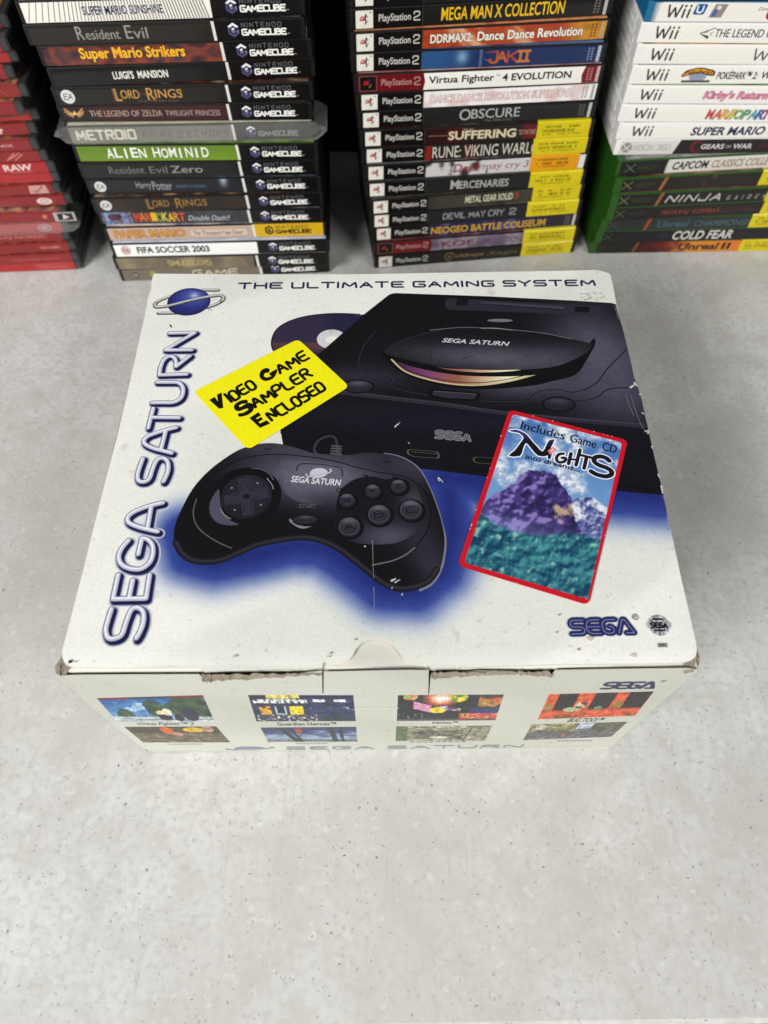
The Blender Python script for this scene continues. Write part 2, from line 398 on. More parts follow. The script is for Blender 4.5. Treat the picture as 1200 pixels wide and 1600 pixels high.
# ---- front panel with its prints
def block_mark(s, u, v, w, h, wt, col, fr):
    """heavy rounded block lettering of the maker's mark"""
    q = w / 4.55; g = q * 1.18; X = [u + k * g for k in range(4)]
    P = lambda k, pts: [fr(X[k] + a * q, v + b * h) for a, b in pts]
    ro = lambda pts, r=.42: rounded(pts, r * q * .9, closed=False, seg=5)
    L_ = [ro(P(0, [(1, 1), (0, 1), (0, .5), (1, .5), (1, 0), (0, 0)]), .5), ro(P(1, [(1, 1), (0, 1), (0, 0), (1, 0)]), .5), P(1, [(.1, .5), (1, .5)]),
          ro(P(2, [(1, 1), (0, 1), (0, 0), (.82, 0), (.82, .5), (.5, .5)]), .5), ro(P(3, [(-.06, 0), (.36, 1), (.52, 1), (1.08, 0)]), .2), P(3, [(.5, .0), (1.05, .0)])]
    s.stroke(L_, wt, col, caps=True)
FA, FB, FC = -0.0316, 0.006149, 0.000383
def front_place(u, v, h):
    bow = .55 * math.sin(math.pi * np.clip((u + 142) / 284, 0, 1)) * math.sin(math.pi * np.clip(v / BOXH, 0, 1))
    return in_box((u * MM, (FA + FB * u + FC * v - bow - h) * MM, v * MM))
fs_ = Sheet(front_place)
WH = np.array(L((200, 201, 191)))
def front_base(P):
    out = np.tile(WH, (len(P), 1))
    for i, (u, v) in enumerate(P):
        k = .5 + .5 * math.tanh(3 * (math.sin((u * .8 + v * 1.5) / 34) ))
        out[i] = lerp(WH, L((186, 189, 174)), .65 * k * (.5 + .5 * ss(-.3, .3, nz(u, v, 70, 9))))
        if v < 5: out[i] *= .97
    return out
top_edge = [(-143.1,143.9),(-132.8,145.3),(-110.4,145.2),(-79.3,144.8),(-78.8,140.5),(-66.4,139.7),(-48.8,143.2),(-34.5,145.5),(-25.0,147.8),(-26.9,116.7),(-26.4,116.7),(-24.3,146.9),(-14.7,147.1),(2.1,147.9),(13.3,148.1),(21.8,147.5),(23.5,113.3),(23.9,113.3),(23.0,140.6),(30.6,143.0),(43.0,146.5),(58.6,145.7),(77.1,141.0),(77.7,146.5),(103.5,147.2),(126.0,147.5),(135.0,147.7),(141.5,145.4)]
low_edge = [(141.6,-1.8),(82.1,-3.6),(-13.1,-5.8),(-76.1,-3.4),(-114.8,-0.2),(-125.8,2.7),(-134.0,-1.9),(-138.6,1.6),(-141.6,9.0),(-142.2,29.2),(-142.7,54.6),(-142.9,90.3),(-142.0,138.6)]
outline = [p for p in top_edge] + [(min(p[0], 141.4), max(.3, p[1])) for p in low_edge]
fs_.fill(outline, None, 5, front_base)
fs_.dh = .004
def quad_shot(q, fn, su=44, sv=22):
    sd = q[0][0]
    """a printed screenshot: q = corners TL TR BR BL, fn(x,y)->srgb with x,y in 0..1, y down"""
    V = []; Fc = []; c = []
    for j in range(sv + 1):
        for i in range(su + 1):
            x, y = i / su, j / sv
            p = lerp(lerp(q[0], q[1], x), lerp(q[3], q[2], x), y); V.append(tuple(p)); c.append(L(np.clip(np.asarray(fn(x, y), float) * (1 + .34 * nz(x * 60, y * 26, 1.0, sd) + .2 * nz(x * 22, y * 10, 1.0, sd + 2)), 0, 255)))
    for j in range(sv):
        for i in range(su):
            a = j * (su + 1) + i; Fc.append((a, a + su + 1, a + su + 2, a + 1))
    fs_.tris(V, Fc, c)
def blob(x, y, cx, cy, rx, ry): return ((x - cx) / rx) ** 2 + ((y - cy) / ry) ** 2 < 1
def shot_snow(x, y):
    n = fbm(x * 10, y * 6, 1.2, 1)
    if y < .07: return (120, 30, 45) if (x < .3 or x > .68) else (40, 50, 80)
    c = lerp((30, 95, 160), (120, 165, 200), y + .3 * n)
    if y < .55 and abs(y - .45 + .9 * (x - .28)) < .12 + .1 * n and .12 < x < .45: c = (150, 185, 215)
    for cx, cy, rx, ry in ((.47, .45, .09, .38), (.80, .45, .22, .45), (.15, .68, .08, .26), (.95, .6, .1, .4)):
        if ((x - cx) / rx) ** 2 + ((y - cy) / ry) ** 2 < 1 + .6 * n: c = lerp((24, 52, 42), (66, 92, 58), .5 + n)
    if y > .78: c = lerp((150, 165, 175), (205, 212, 210), .5 + n)
    if .9 < y < .93 and x > .2: c = (60, 62, 66)
    if blob(x, y, .53, .80, .07, .14) or blob(x, y, .66, .84, .05, .14): c = (22, 22, 52)
    if blob(x, y, .57, .6, .045, .14) or blob(x, y, .5, .62, .04, .08): c = (228, 214, 176)
    if blob(x, y, .79, .7, .08, .26): c = (32, 26, 62)
    return c
def shot_brown(x, y):
    n = fbm(x * 12, y * 6, .9, 4); c = lerp((70, 66, 54), (140, 126, 104), .5 + .6 * n)
    if y < .4: c = lerp(c, (58, 56, 46), .6)
    if blob(x, y, .42, .22, .07, .2): c = (206, 98, 40)
    if blob(x, y, .72, .2, .12, .14): c = (206, 172, 44)
    if blob(x, y, .5, .45, .06, .12) or blob(x, y, .88, .15, .06, .2): c = (176, 130, 120)
    return c
def shot_night(x, y):
    n = fbm(x * 14, y * 7, .8, 6); c = lerp((18, 26, 58), (48, 62, 104), .5 + n)
    if y < .1: c = (20, 34, 60) if x < .5 else (24, 28, 70)
    if y < .12 and .16 < x < .48 : c = (226, 206, 108) if n > -.3 else (60, 60, 80)
    if .14 < y < .28 and .03 < x < .55: c = (225, 226, 226) if nz(x * 40, y * 14, 1, 2) > -.12 else (28, 40, 74)
    if .15 < y < .25 and (.60 < x < .72 or .80 < x < .92): c = (226, 228, 230)
    if .4 < y < .72:
        if .36 < x < .5: c = (232, 198, 36)
        if .07 < x < .18: c = (206, 158, 44) if n > -.2 else (96, 52, 34)
        if .22 < x < .33: c = (20, 24, 34) if .24 < x < .31 and y < .68 else (170, 190, 205)
    if y > .72 and x < .62: c = lerp((36, 48, 86), (216, 206, 160), ss(.0, .5, nz(x * 40, y * 16, 1, 8)))
    if .42 < y < .6 and x > .56: c = lerp(c, (120, 146, 196), ss(.15, .45, nz(x * 30, y * 9, 1, 3)))
    if y > .72 and x > .62: c = lerp((28, 52, 52), (44, 58, 96), .5 + n)
    return c
def shot_blue(x, y):
    n = fbm(x * 8, y * 8, 1.4, 11); c = lerp((58, 66, 104), (150, 168, 192), ss(.2, .75, y + .3 * n))
    if y > .8: c = lerp((84, 100, 110), (120, 130, 130), .5 + n)
    if abs(x - .2 - .14 * y) < .035 or abs(x - .29 - .1 * y) < .02 or abs(x - .73 - .03 * y) < .03 or abs(x - .83 - .01 * y) < .02: c = (46, 52, 66)
    if blob(x, y, .39, .22, .04, .14): c = (172, 74, 60)
    return c
def shot_party(x, y):
    n = fbm(x * 10, y * 8, .9, 15); c = lerp((24, 26, 34), (44, 50, 62), .5 + n)
    d = math.hypot((x - .42) * 1.5, (y - .12) * .9)
    if d < .28: c = ramp([(0, (255, 246, 236)), (.1, (250, 210, 190)), (.2, (190, 96, 66)), (.28, (90, 50, 44))], d)
    if blob(x, y, .12, .06, .07, .12): c = (206, 126, 84) if n > 0 else (150, 190, 90)
    if blob(x, y, .58, .1, .09, .16): c = (226, 196, 60) if n > -.1 else (92, 150, 70)
    if abs((y - .42) - .9 * (x - .22)) < .13 and .15 < x < .33: c = (214, 150, 186)
    if blob(x, y, .4, .56, .08, .12): c = (232, 206, 52)
    if x > .42 and x < .62 and abs(y - .45 - .6 * (x - .42)) < .06: c = (190, 200, 206) if n > 0 else (120, 70, 110)
    if x > .78 and y < .5: c = ramp([(0, (40, 60, 50)), (.35, (206, 96, 60)), (.6, (176, 150, 70)), (1, (60, 40, 60))], (y * 2 + n * .4) % 1)
    if x > .72 and .5 < y < .7: c = (54, 56, 110)
    if x > .62 and y > .7: c = ramp([(0, (200, 46, 96)), (.5, (226, 70, 80)), (.7, (206, 196, 70)), (1, (60, 90, 60))], (x * 5 + n) % 1)
    if y > .72 and x < .5 and nz(x * 30, y * 8, 1, 5) > .32: c = (120, 128, 140)
    if y > .93: c = (90, 86, 74)
    return c
def shot_town(x, y):
    n = fbm(x * 12, y * 6, 1, 21); c = lerp((122, 120, 104), (168, 164, 140), .5 + n)
    if .18 < x < .72 and .25 < y < .85: c = lerp((78, 84, 74), (136, 136, 116), .5 + 1.1 * n)
    if abs(x - .8 + .05 * y) < .008: c = (84, 80, 66)
    if y < .1: c = (110, 104, 84) if n > 0 else (190, 184, 160)
    if blob(x, y, .47, .75, .1, .08): c = (214, 212, 196)
    if x < .12: c = (96, 112, 78)
    return c
def shot_orange(x, y):
    n = fbm(x * 14, y * 8, 1, 31); c = lerp((196, 78, 40), (222, 104, 60), .5 + n)
    for a, b in ((.1, .30), (.45, .66), (.78, 1.0)):
        if a < x < b and y < .62: c = lerp((28, 26, 26), (66, 58, 54), max(0, n))
    if .62 < y < .68: c = (150, 58, 34)
    if blob(x, y, .3, .62, .09, .09): c = (170, 188, 150)
    if blob(x, y, .37, .45, .06, .13): c = (206, 190, 160) if n > 0 else (96, 60, 40)
    if blob(x, y, .74, .48, .05, .14) or blob(x, y, .05, .5, .04, .16): c = (150, 120, 56)
    if blob(x, y, .56, .6, .04, .08): c = (120, 140, 110)
    if y > .86 and (.15 < x < .48 or x > .86) and nz(x * 40, y * 10, 1, 3) > -.1: c = (96, 84, 40)
    return c
def shot_road(x, y):
    n = fbm(x * 12, y * 7, 1, 41); c = lerp((84, 84, 88), (120, 116, 118), .5 + n)
    if y < .5 and x < .5: c = lerp((92, 96, 64), (168, 160, 120), .5 + n)
    if y < .35 and .5 < x < .7: c = (176, 190, 206)
    if y < .62 and x > .66: c = lerp((76, 78, 68), (112, 106, 92), .5 + n)
    if blob(x, y, .42, .75, .03, .1): c = (170, 84, 70)
    if blob(x, y, .12, .2, .06, .16): c = (190, 180, 172)
    return c
for q, fn in (([(-135.6,111.0),(-83.9,114.9),(-87.3,68.3),(-138.7,69.9)], shot_snow), ([(-138.3,58.9),(-88.4,59.4),(-87.1,23.4),(-137.6,24.5)], shot_brown),
              ([(-62.5,114.7),(-12.4,113.3),(-12.5,68.4),(-65.2,68.8)], shot_night), ([(-64.9,56.5),(-12.6,56.8),(-12.8,23.0),(-65.0,24.0)], shot_blue),
              ([(9.0,112.7),(59.9,112.3),(62.0,67.2),(9.3,67.7)], shot_party), ([(9.2,56.7),(61.8,56.5),(62.2,22.4),(9.5,23.7)], shot_town),
              ([(81.9,111.7),(131.8,114.3),(135.3,72.3),(84.6,67.8)], shot_orange), ([(83.3,57.6),(135.1,60.3),(134.9,28.2),(84.4,22.5)], shot_road)):
    quad_shot(q, fn, 120, 44)
def cap(body, q, col=(40, 40, 44), bold=.01, sh=.15, bl=None):
    a, b, t = q; fs_.text(body, a[0], a[1], b[0] - a[0], t[1] - a[1], col, bold, sh)
cap('Virtua Fighter\u2122 2', [(-129.1,60.7),(-99.1,61.0),(-97.6,68.0)], sh=.35)
cap('Guardian Heroes\u2122', [(-55.0,60.2),(-23.1,60.5),(-22.8,66.8)], bold=.02, sh=0)
cap('Nights\u2122', [(28.6,60.1),(42.5,59.6),(41.9,66.0)], bold=.02, sh=0)
cap('BUG TOO!\u2122', [(101.4,61.5),(120.9,62.8),(119.2,69.2)], bold=.02, sh=.3)
for q in ([(-124.9,18.7),(-104.0,17.9),(-103.3,21.0)], [(-49.5,18.2),(-30.3,17.5),(-30.1,20.6)], [(17.9,19.5),(52.1,18.2),(51.7,21.6)], [(105.2,18.7),(126.3,18.0),(125.5,21.0)]):
    a, b, t = q; n_ = 9
    for i in range(n_):
        x0 = a[0] + (b[0] - a[0]) * i / n_; fs_.fill([(x0, a[1]), (x0 + (b[0] - a[0]) / n_ * .7, a[1]), (x0 + (b[0] - a[0]) / n_ * .7, t[1]), (x0, t[1])], (150, 148, 146))
# grey chrome wordmark along the foot of the front
def chrome_front(body, q):
    a, b, t = q; w, h = b[0] - a[0], 6.6; a = (a[0], 4.8)
    fs_.letters(body, a[0], a[1], w, h, 1.5, (104, 108, 128), r=.34, gap=.34, wide=1.0, dx=.3, dy=-.4)
    fs_.letters(body, a[0], a[1], w, h, 0.7, (176, 178, 186), r=.34, gap=.34, wide=1.0)
chrome_front('SEGA', [(-56.0,4.2),(-4.2,2.2),(-4.2,11.1)])
chrome_front('SATURN', [(5.1,2.6),(85.9,2.0),(84.6,10.1)])
pc = [(-78.3,8.3),(-89.0,8.7),(-64.3,9.3),(-77.3,14.6)]
fs_.fill(ellipse(pc[0], 9.0, 4.2), (134, 138, 158))
fs_.stroke(ellipse(pc[0], 14.5, 3.0, rot=.12, a0=-200, a1=20), 1.4, (150, 152, 160))
a, b, t = [(104.1,119.0),(129.8,120.3),(126.8,129.4)]
hh = t[1] - a[1]
for w_, c_ in ((2.1, (38, 40, 84)),): block_mark(fs_, a[0] + 1.0, a[1] + .8, b[0] - a[0] - 2.0, hh - 1.6, w_, c_, lambda x, y: (x, y))
a, b = [(129.7,129.8),(131.7,130.6)]; fs_.text('\u00ae', a[0], a[1] - 1, 2.5, 2.5, (50, 50, 60))
# wear: light crease across the middle, smudges
cr = [(-11.5,93.1),(-0.8,93.3),(9.5,92.5)]; fs_.stroke(cr, .8, (238, 240, 230))
link('front_panel', fs_.mesh('front_panel'), root, M_CARD)

# ---- inner lip, dark gap and torn kraft edge under the lid
def ribbon(name, m, rows, sub=1, jit=0, seed=1, smooth=False, amp=.5):
    bm = bmesh.new(); rnd = random.Random(seed); grid = []
    for row in rows:
        r2 = []
        for i in range(len(row) - 1):
            for k_ in range(sub):
                p = lerp(row[i], row[i + 1], k_ / sub); r2.append([c + rnd.uniform(-jit, jit) * w for c, w in zip(p, (.25, .7, .7))])
        r2.append(list(row[-1])); grid.append([bm.verts.new(in_box([c * MM for c in p])) for p in r2])
    for a_, b_ in zip(grid, grid[1:]):
        for i in range(len(a_) - 1): bm.faces.new((a_[i], a_[i + 1], b_[i + 1], b_[i]))
    return bm_obj(name, bm, m, root, smooth)
def lift(q, z): return [(p[0], p[1], z) for p in q]
le = [(-142, -1.2), (-100, -1.0), (-80, -.9)]
ribbon('tuck_flap', M_INNER, [[(-141.0, .9, BOXH - 6), (0, 1.6, BOXH - 6), (141.0, 2.6, BOXH - 6)], [(-141.0, .7, BOXH - 2.2), (0, 1.4, BOXH - 2.0), (141.0, 2.4, BOXH - 2.1)], [(-141.0, 1.6, BOXH - 1.75), (0, 2.4, BOXH - 1.7), (141.0, 3.4, BOXH - 1.75)],
                               [(-141.0, 5, BOXH - 1.8), (0, 6, BOXH - 1.8), (141.0, 7, BOXH - 1.8)], [(-141.0, 32, BOXH - 2.2), (0, 33, BOXH - 2.2), (141.0, 34, BOXH - 2.2)]], sub=14, jit=.16, seed=3, smooth=True)
def torn(pts_top, pts_low, seed):
    """ragged strip of torn grey-brown card facing forward"""
    A = [(p[0], FA + FB * p[0] + FC * BOXH - .6, min(p[1], BOXH - 1.6)) for p in pts_top]; B = [(p[0], FA + FB * p[0] + FC * BOXH - .9, p[1]) for p in pts_low]
    Mi = [tuple(lerp(a_, b_, .5) + np.array([0, -.7, 0])) for a_, b_ in zip(A, B)]
    ribbon('torn_edge', M_KRAFT, [B, Mi, A], sub=9, jit=.75, seed=seed)
torn([(-77.9,147.4),(-73.4,147.7),(-64.9,148.3),(-48.1,149.2),(-34.1,149.7),(-25.1,150.3)], [(-79.8,136.1),(-75.6,136.8),(-66.7,138.4),(-49.1,141.5),(-34.6,143.7),(-25.4,146.1)], 5)
torn([(22.8,149.1),(35.6,149.7),(49.4,151.0),(63.4,150.6),(75.2,150.4)], [(23.5,137.9),(36.4,141.1),(50.4,143.8),(64.7,143.0),(78.1,139.2)], 6)
def torn_corner(outer, inner, seed):
    ribbon('torn_edge', M_KRAFT, [[(p[0], p[1], BOXH - 4.6) for p in outer], [(p[0], p[1], BOXH - 2.6) for p in outer], [tuple(lerp((*p, BOXH - 1.8), (*q, BOXH - 1.4), .5)) for p, q in zip(outer, inner)], [(p[0], p[1], BOXH - 1.3) for p in inner]], sub=6, jit=.55, seed=seed)
torn_corner([(135.1,0.2),(138.2,0.1),(141.4,1.9),(143.0,4.8),(143.2,8.4),(142.7,12.0)], [(134.9,3.1),(137.7,3.9),(140.0,5.4),(141.4,7.8),(141.7,10.2),(141.8,13.2)], 7)
torn_corner([(-137.6,-0.4),(-140.4,-0.4),(-142.5,0.5),(-143.3,2.5),(-142.3,5.4),(-141.0,8.4)], [(-135.9,1.9),(-138.3,2.5),(-139.4,3.7),(-140.3,5.1),(-140.6,6.6),(-140.6,9.0)], 8)
# ---- lid: outline with rounded front corners and a thumb notch, all the top print on it
lid_out = F_LID = [(-140.2,255.1),(-116.4,254.8),(-68.6,254.3),(-12.8,254.7),(43.1,256.3),(107.3,257.9),(125.5,258.5),(135.6,259.1),(141.7,257.0),(144.2,255.3),(144.4,244.8),(143.6,228.5),(143.6,208.6),(143.5,181.2),(143.5,169.7),(144.2,163.5),(144.6,152.9),(144.3,142.1),(144.2,132.5),(143.9,115.6),(143.8,101.9),(143.4,82.6),(143.0,64.4),(142.5,46.7),(142.3,29.4),(142.1,13.2),(141.7,9.0),(140.4,6.0),(138.1,4.4),(134.5,3.5),(126.4,3.1),(103.8,2.9),(77.2,2.8),(64.1,2.3),(50.0,1.9),(30.2,1.3),(22.6,1.0),(21.6,3.0),(17.7,3.5),(13.4,4.2),(10.6,5.4),(10.1,6.3),(9.0,8.4),(6.7,11.4),(3.6,13.8),(-0.1,15.0),(-3.6,14.7),(-7.6,12.9),(-10.4,9.9),(-11.7,6.9),(-13.1,5.2),(-16.2,4.1),(-24.6,3.9),(-25.1,1.4),(-37.2,1.0),(-53.9,0.6),(-67.9,0.2),(-76.8,-0.2),(-78.4,1.8),(-82.1,1.8),(-104.5,1.7),(-124.1,1.7),(-132.5,1.9),(-136.1,2.6),(-138.7,4.2),(-140.0,6.6),(-140.7,9.6),(-140.3,24.2),(-139.9,49.5),(-139.7,77.7),(-139.4,100.5),(-138.9,127.0),(-138.9,160.2),(-139.3,199.1),(-139.6,225.5),(-140.1,233.2),(-139.5,241.0),(-140.4,249.0)]
LZ = BOXH
def lid_place(u, v, h):
    # slight sag and warp of the old lid
    d = 0.0
    d += .5 * nz(u, 3.0, 26, 5) * max(0.0, 1 - v / 7.0)
    ed = min(1.0, max(0.0, (v - 2) / 9.0)); d -= .5 * (1 - ed) ** 2
    return in_box((u * MM, v * MM, (LZ + d + h) * MM))
ls = Sheet(lid_place)
ls.dh = .0025
CTRL = [(-99.6,66.8),(-100.0,74.0),(-98.2,82.9),(-94.6,94.3),(-89.3,103.6),(-82.4,111.7),(-73.9,119.0),(-66.1,122.4),(-58.2,123.7),(-50.0,122.7),(-43.1,120.4),(-34.9,117.4),(-26.8,116.4),(-16.1,116.0),(-6.8,117.4),(1.2,117.0),(9.2,115.4),(15.8,111.6),(21.0,106.0),(24.7,98.1),(28.1,87.3),(30.8,75.3),(31.8,65.2),(30.5,55.4),(28.4,48.6),(24.5,42.6),(19.0,39.3),(11.8,37.7),(5.9,38.6),(-0.1,42.0),(-6.2,47.3),(-12.3,52.7),(-19.8,59.0),(-27.3,63.2),(-34.9,65.0),(-43.5,64.6),(-50.9,63.2),(-59.3,61.1),(-67.5,56.9),(-74.5,53.5),(-82.9,52.6),(-89.1,53.5),(-94.5,57.0),(-98.2,61.9)]
GLOW1 = [(-95.1,70.4),(-89.6,57.0),(-76.9,53.5),(-59.0,57.6),(-40.9,62.5),(-25.4,61.1),(-11.4,50.7),(2.3,39.3),(17.2,38.6),(29.6,49.3),(36.2,70.2),(34.8,92.6)]
GLOW2 = [(32.0,102.4),(54.8,99.6),(83.8,95.7),(112.8,93.3),(144.7,90.6)]
def lid_base(P):
    d1 = seg_dist(P, GLOW1); d2 = seg_dist(P, GLOW2)
    out = np.zeros((len(P), 3)); W = np.array(L((233, 233, 227))); W2 = np.array(L((209, 213, 203))); B = np.array(L((30, 40, 112))); BM = np.array(L((56, 76, 152))); B2 = np.array(L((158, 174, 204)))
    for i, (u, v) in enumerate(P):
        g = ss(-.25, .25, math.sin((v - .62 * u + 22) / 23.0 + .8 * math.sin(u / 60))) * ss(-160, -60, u + .0)
        c = lerp(W, W2, .55 * g)
        n = .09 * nz(u, v, 9, 2) + .05 * nz(u, v, 2.1, 4)
        a = max((1 - ss(-3, 29, d1[i] + 5 * n)) ** 1.1, .98 * (1 - ss(-2, 35, d2[i] + 6 * n)) ** 1.1)
        c = ramp([(0, c), (.16, lerp(c, B2, .45)), (.38, B2 * .62 + BM * .38), (.62, BM), (1, B)], a)
        out[i] = c
    return out
ls.fill(lid_out, None, 2.0, lid_base)

# heading
HD = [(-86.4,241.6),(133.0,244.8)]
def along(p0, p1, up=1):
    a_, b_ = Vector(p0), Vector(p1); e = (b_ - a_).normalized(); f = Vector((-e.y, e.x)) * up
    return lambda x, y: tuple(a_ + e * x + f * y)
hw = (Vector(HD[1]) - Vector(HD[0])).length
ls.letters('THE ULTIMATE GAMING SYSTEM', 0.3, 0.2, hw, 4.6, 1.45, (30, 34, 78), r=.2, frame=along(*HD), gap=.5, wide=1.35)

# planet with its ring
pcx = [(-114.9,230.2),(-127.9,230.2),(-116.6,242.3),(-113.3,218.5)]
rx = (pcx[0][0] - pcx[1][0]); ry = (pcx[2][1] - pcx[3][1]) / 2
def ring(part):
    for w_, c_, ddx, ddy in ((2.7, (44, 44, 48), .1, -.2), (1.9, (140, 138, 136), 0, .05), (.8, (216, 214, 210), -.05, .35)):
        ls.stroke(part, w_, c_, dx=ddx, dy=ddy)
ring(spline([(-126.1,234.8),(-128.3,234.1),(-131.8,232.1),(-134.5,229.6),(-135.1,228.2)]))
ring([(-108.2,240.5),(-98.6,240.4)]); ring([(-131.7,220.5),(-120.9,220.7)])
ring(spline([(-103.2,225.5),(-99.5,227.3),(-96.0,230.1),(-94.6,232.7)]))
def planet(P):
    out = []
    for u, v in P:
        x, y = (u - pcx[0][0]) / rx, (v - pcx[0][1]) / ry; d = math.hypot(x - .2, y - .45); rim = math.hypot(x, y)
        c = ramp([(0, (235, 236, 245)), (.09, (150, 160, 205)), (.3, (78, 90, 165)), (.9, (48, 56, 126)), (1.6, (32, 36, 92))], d); c = lerp(c, (26, 28, 70), ss(.8, 1.0, rim) * .6)
        out.append(L(c))
    return np.array(out)
ls.fill(ellipse(pcx[0], rx, ry, n=48), None, 1.2, planet)
ring(spline([(-135.0,228.7),(-134.7,226.6),(-133.3,225.6),(-127.9,226.3),(-121.3,228.7),(-114.7,231.2),(-108.0,233.4),(-102.0,235.0),(-97.4,235.8),(-95.1,234.8),(-94.3,233.0),(-95.0,231.0)]))
a = [(-68.7,608.5),(-50.7,608.6)]  if False else None
tm = [(-102.8,222.8),(-100.3,223.9)]; ls.text('TM', tm[0][0], tm[0][1] - .2, 2.6, 1.0, (50, 50, 56))

# vertical chrome wordmark
VA = "150 500 6.155;"; 
word = [spline(x, sub=5) if k_ else x for k_, x in (
 (0, [(-122.5,203.8),(-107.6,204.3),(-122.9,190.4),(-107.6,190.6)]),
 (0, [(-123.2,171.4),(-108.0,172.0)]), (1, [(-123.2,171.4),(-123.5,177.3),(-122.5,182.8),(-119.9,185.6),(-117.1,184.6),(-115.3,181.2),(-115.0,177.8)]), (0, [(-114.8,177.7),(-108.1,186.0)]),
 (1, [(-123.7,166.0),(-117.3,166.0),(-112.0,165.7),(-109.2,163.0),(-108.2,159.2),(-108.9,154.4),(-112.5,151.6),(-118.4,151.4),(-124.1,151.3)]),
 (0, [(-122.8,147.4),(-123.3,133.9)]), (0, [(-122.1,141.1),(-107.8,140.9)]),
 (1, [(-108.4,134.2),(-113.3,132.6),(-118.0,130.7),(-122.5,128.3),(-124.1,125.4),(-122.7,122.8),(-117.9,120.3),(-113.3,118.9),(-108.3,117.4)]), (0, [(-113.6,131.9),(-114.2,120.1)]),
 (1, [(-122.7,113.8),(-123.4,108.2),(-123.6,103.0),(-122.3,99.9),(-119.5,99.3),(-117.2,101.4),(-116.5,107.5),(-115.3,112.6),(-112.9,114.2),(-109.9,112.4),(-108.5,107.5),(-108.9,103.0),(-109.8,99.5)]),
 (1, [(-108.1,86.7),(-112.3,85.5),(-116.5,84.0),(-121.5,81.3),(-124.0,78.2),(-122.9,75.1),(-117.8,72.7),(-113.0,71.3),(-108.0,70.1)]), (0, [(-113.5,83.9),(-113.3,72.0)]),
 (1, [(-121.3,65.2),(-123.6,61.1),(-124.4,56.5),(-122.5,52.4),(-118.1,50.0),(-112.8,49.7),(-109.2,52.9),(-108.3,57.7),(-109.4,62.6),(-112.3,65.8),(-115.0,66.4)]), (0, [(-115.0,66.4),(-115.3,57.6)]),
 (0, [(-122.8,46.7),(-122.9,34.2),(-107.7,34.5),(-108.0,46.7)]), (0, [(-115.5,34.8),(-115.5,43.9)]),
 (1, [(-122.6,29.3),(-123.1,23.8),(-123.2,18.9),(-121.4,15.3),(-118.4,14.9),(-115.5,16.8),(-114.6,23.2),(-113.4,28.7),(-110.7,29.9),(-107.8,27.6),(-106.9,22.7),(-107.7,17.8),(-108.8,15.1)]))]
for w_, c_, ddx, ddy in ((5.6, (196, 198, 206), 1.0, -1.1), (4.4, (112, 116, 146), 1.0, -1.1), (3.4, (36, 40, 92), 1.1, -1.2), (3.0, (24, 26, 66), .9, -1.0), (2.9, (24, 26, 66), .35, -.4),
                         (2.75, (66, 70, 112), -.15, .15), (2.3, (176, 177, 196), -.1, .1), (1.35, (205, 205, 216), -.2, .25), (.55, (240, 240, 246), -.45, .55)):
    ls.stroke(word, w_, c_, dx=ddx, dy=ddy)
ls.stroke([(-123.2,210.5),(-122.2,208.9)], .9, (60, 56, 60))
# ---- printed console
def blobs(P, base, items):
    """base rgb (n,3 linear) plus soft patches: (centre, rx, ry, rot, rgb, amount)"""
    out = np.array(base, float); P = np.asarray(P)
    for c, rx_, ry_, rot, col, amt in items:
        d = P - np.asarray(c); cr, sr = math.cos(rot), math.sin(rot)
        q = np.stack([(d[:, 0] * cr + d[:, 1] * sr) / rx_, (-d[:, 0] * sr + d[:, 1] * cr) / ry_], 1)
        w = np.exp(-(q ** 2).sum(1) * 1.2)[:, None] * amt
        out = out * (1 - w) + np.asarray(L(col)) * w
    out *= np.array([1 + .16 * nz(a_[0], a_[1], .9, 6) + .10 * nz(a_[0], a_[1], 7, 2) for a_ in P])[:, None]
    return out
def flat(P, c): return np.tile(L(c), (len(P), 1))
# disc behind the console
dc = [(-26.6,190.1),(-61.9,194.1),(-27.6,220.2),(-27.3,200.2),(-35.5,200.2),(-27.6,206.4),(-27.3,199.2),(-32.5,199.2),(-27.4,203.3)]
def disc(P):
    out = []
    for u, v in P:
        x, y = u - dc[0][0], v - dc[0][1]; a = math.atan2(y, x)
        k = .5 + .5 * math.cos(2 * (a - 2.5)); c = lerp((40, 36, 62), (92, 62, 72), ss(.2, .9, k)); c = lerp(c, (176, 120, 150), ss(-2.35, -1.95, a) * ss(-1.6, -1.95, a) if a < 0 else 0)
        if y > 6: c = lerp(c, (38, 38, 70), .7)
        out.append(L(c))
    return np.array(out)
DC = [(-61.9,194.1),(-61.5,203.2),(-57.5,210.6),(-49.5,215.9),(-39.0,218.5),(-27.6,220.2),(-12.3,219.1),(3.0,217.5),(2.8,184.1),(-33.1,169.6),(-55.5,181.6)]
dd = spline(DC, True, 4)
ls.fill(dd, None, 1.5, disc); ls.stroke(spline([(-57.2,185.1),(-61.4,191.5),(-62.3,199.1),(-59.9,207.4),(-53.2,213.7),(-42.8,218.0),(-27.6,220.2),(-11.6,219.6)]), .8, (26, 22, 34))
hub = [(-27.7,199.2),(-36.2,199.2),(-27.9,206.9)]; ls.fill(ellipse(hub[0], hub[0][0] - hub[1][0], hub[2][1] - hub[0][1]), (206, 206, 210))
ls.fill(ellipse((hub[0][0] + 1, hub[0][1] - .5), 4.5, 2.8), (232, 232, 222))
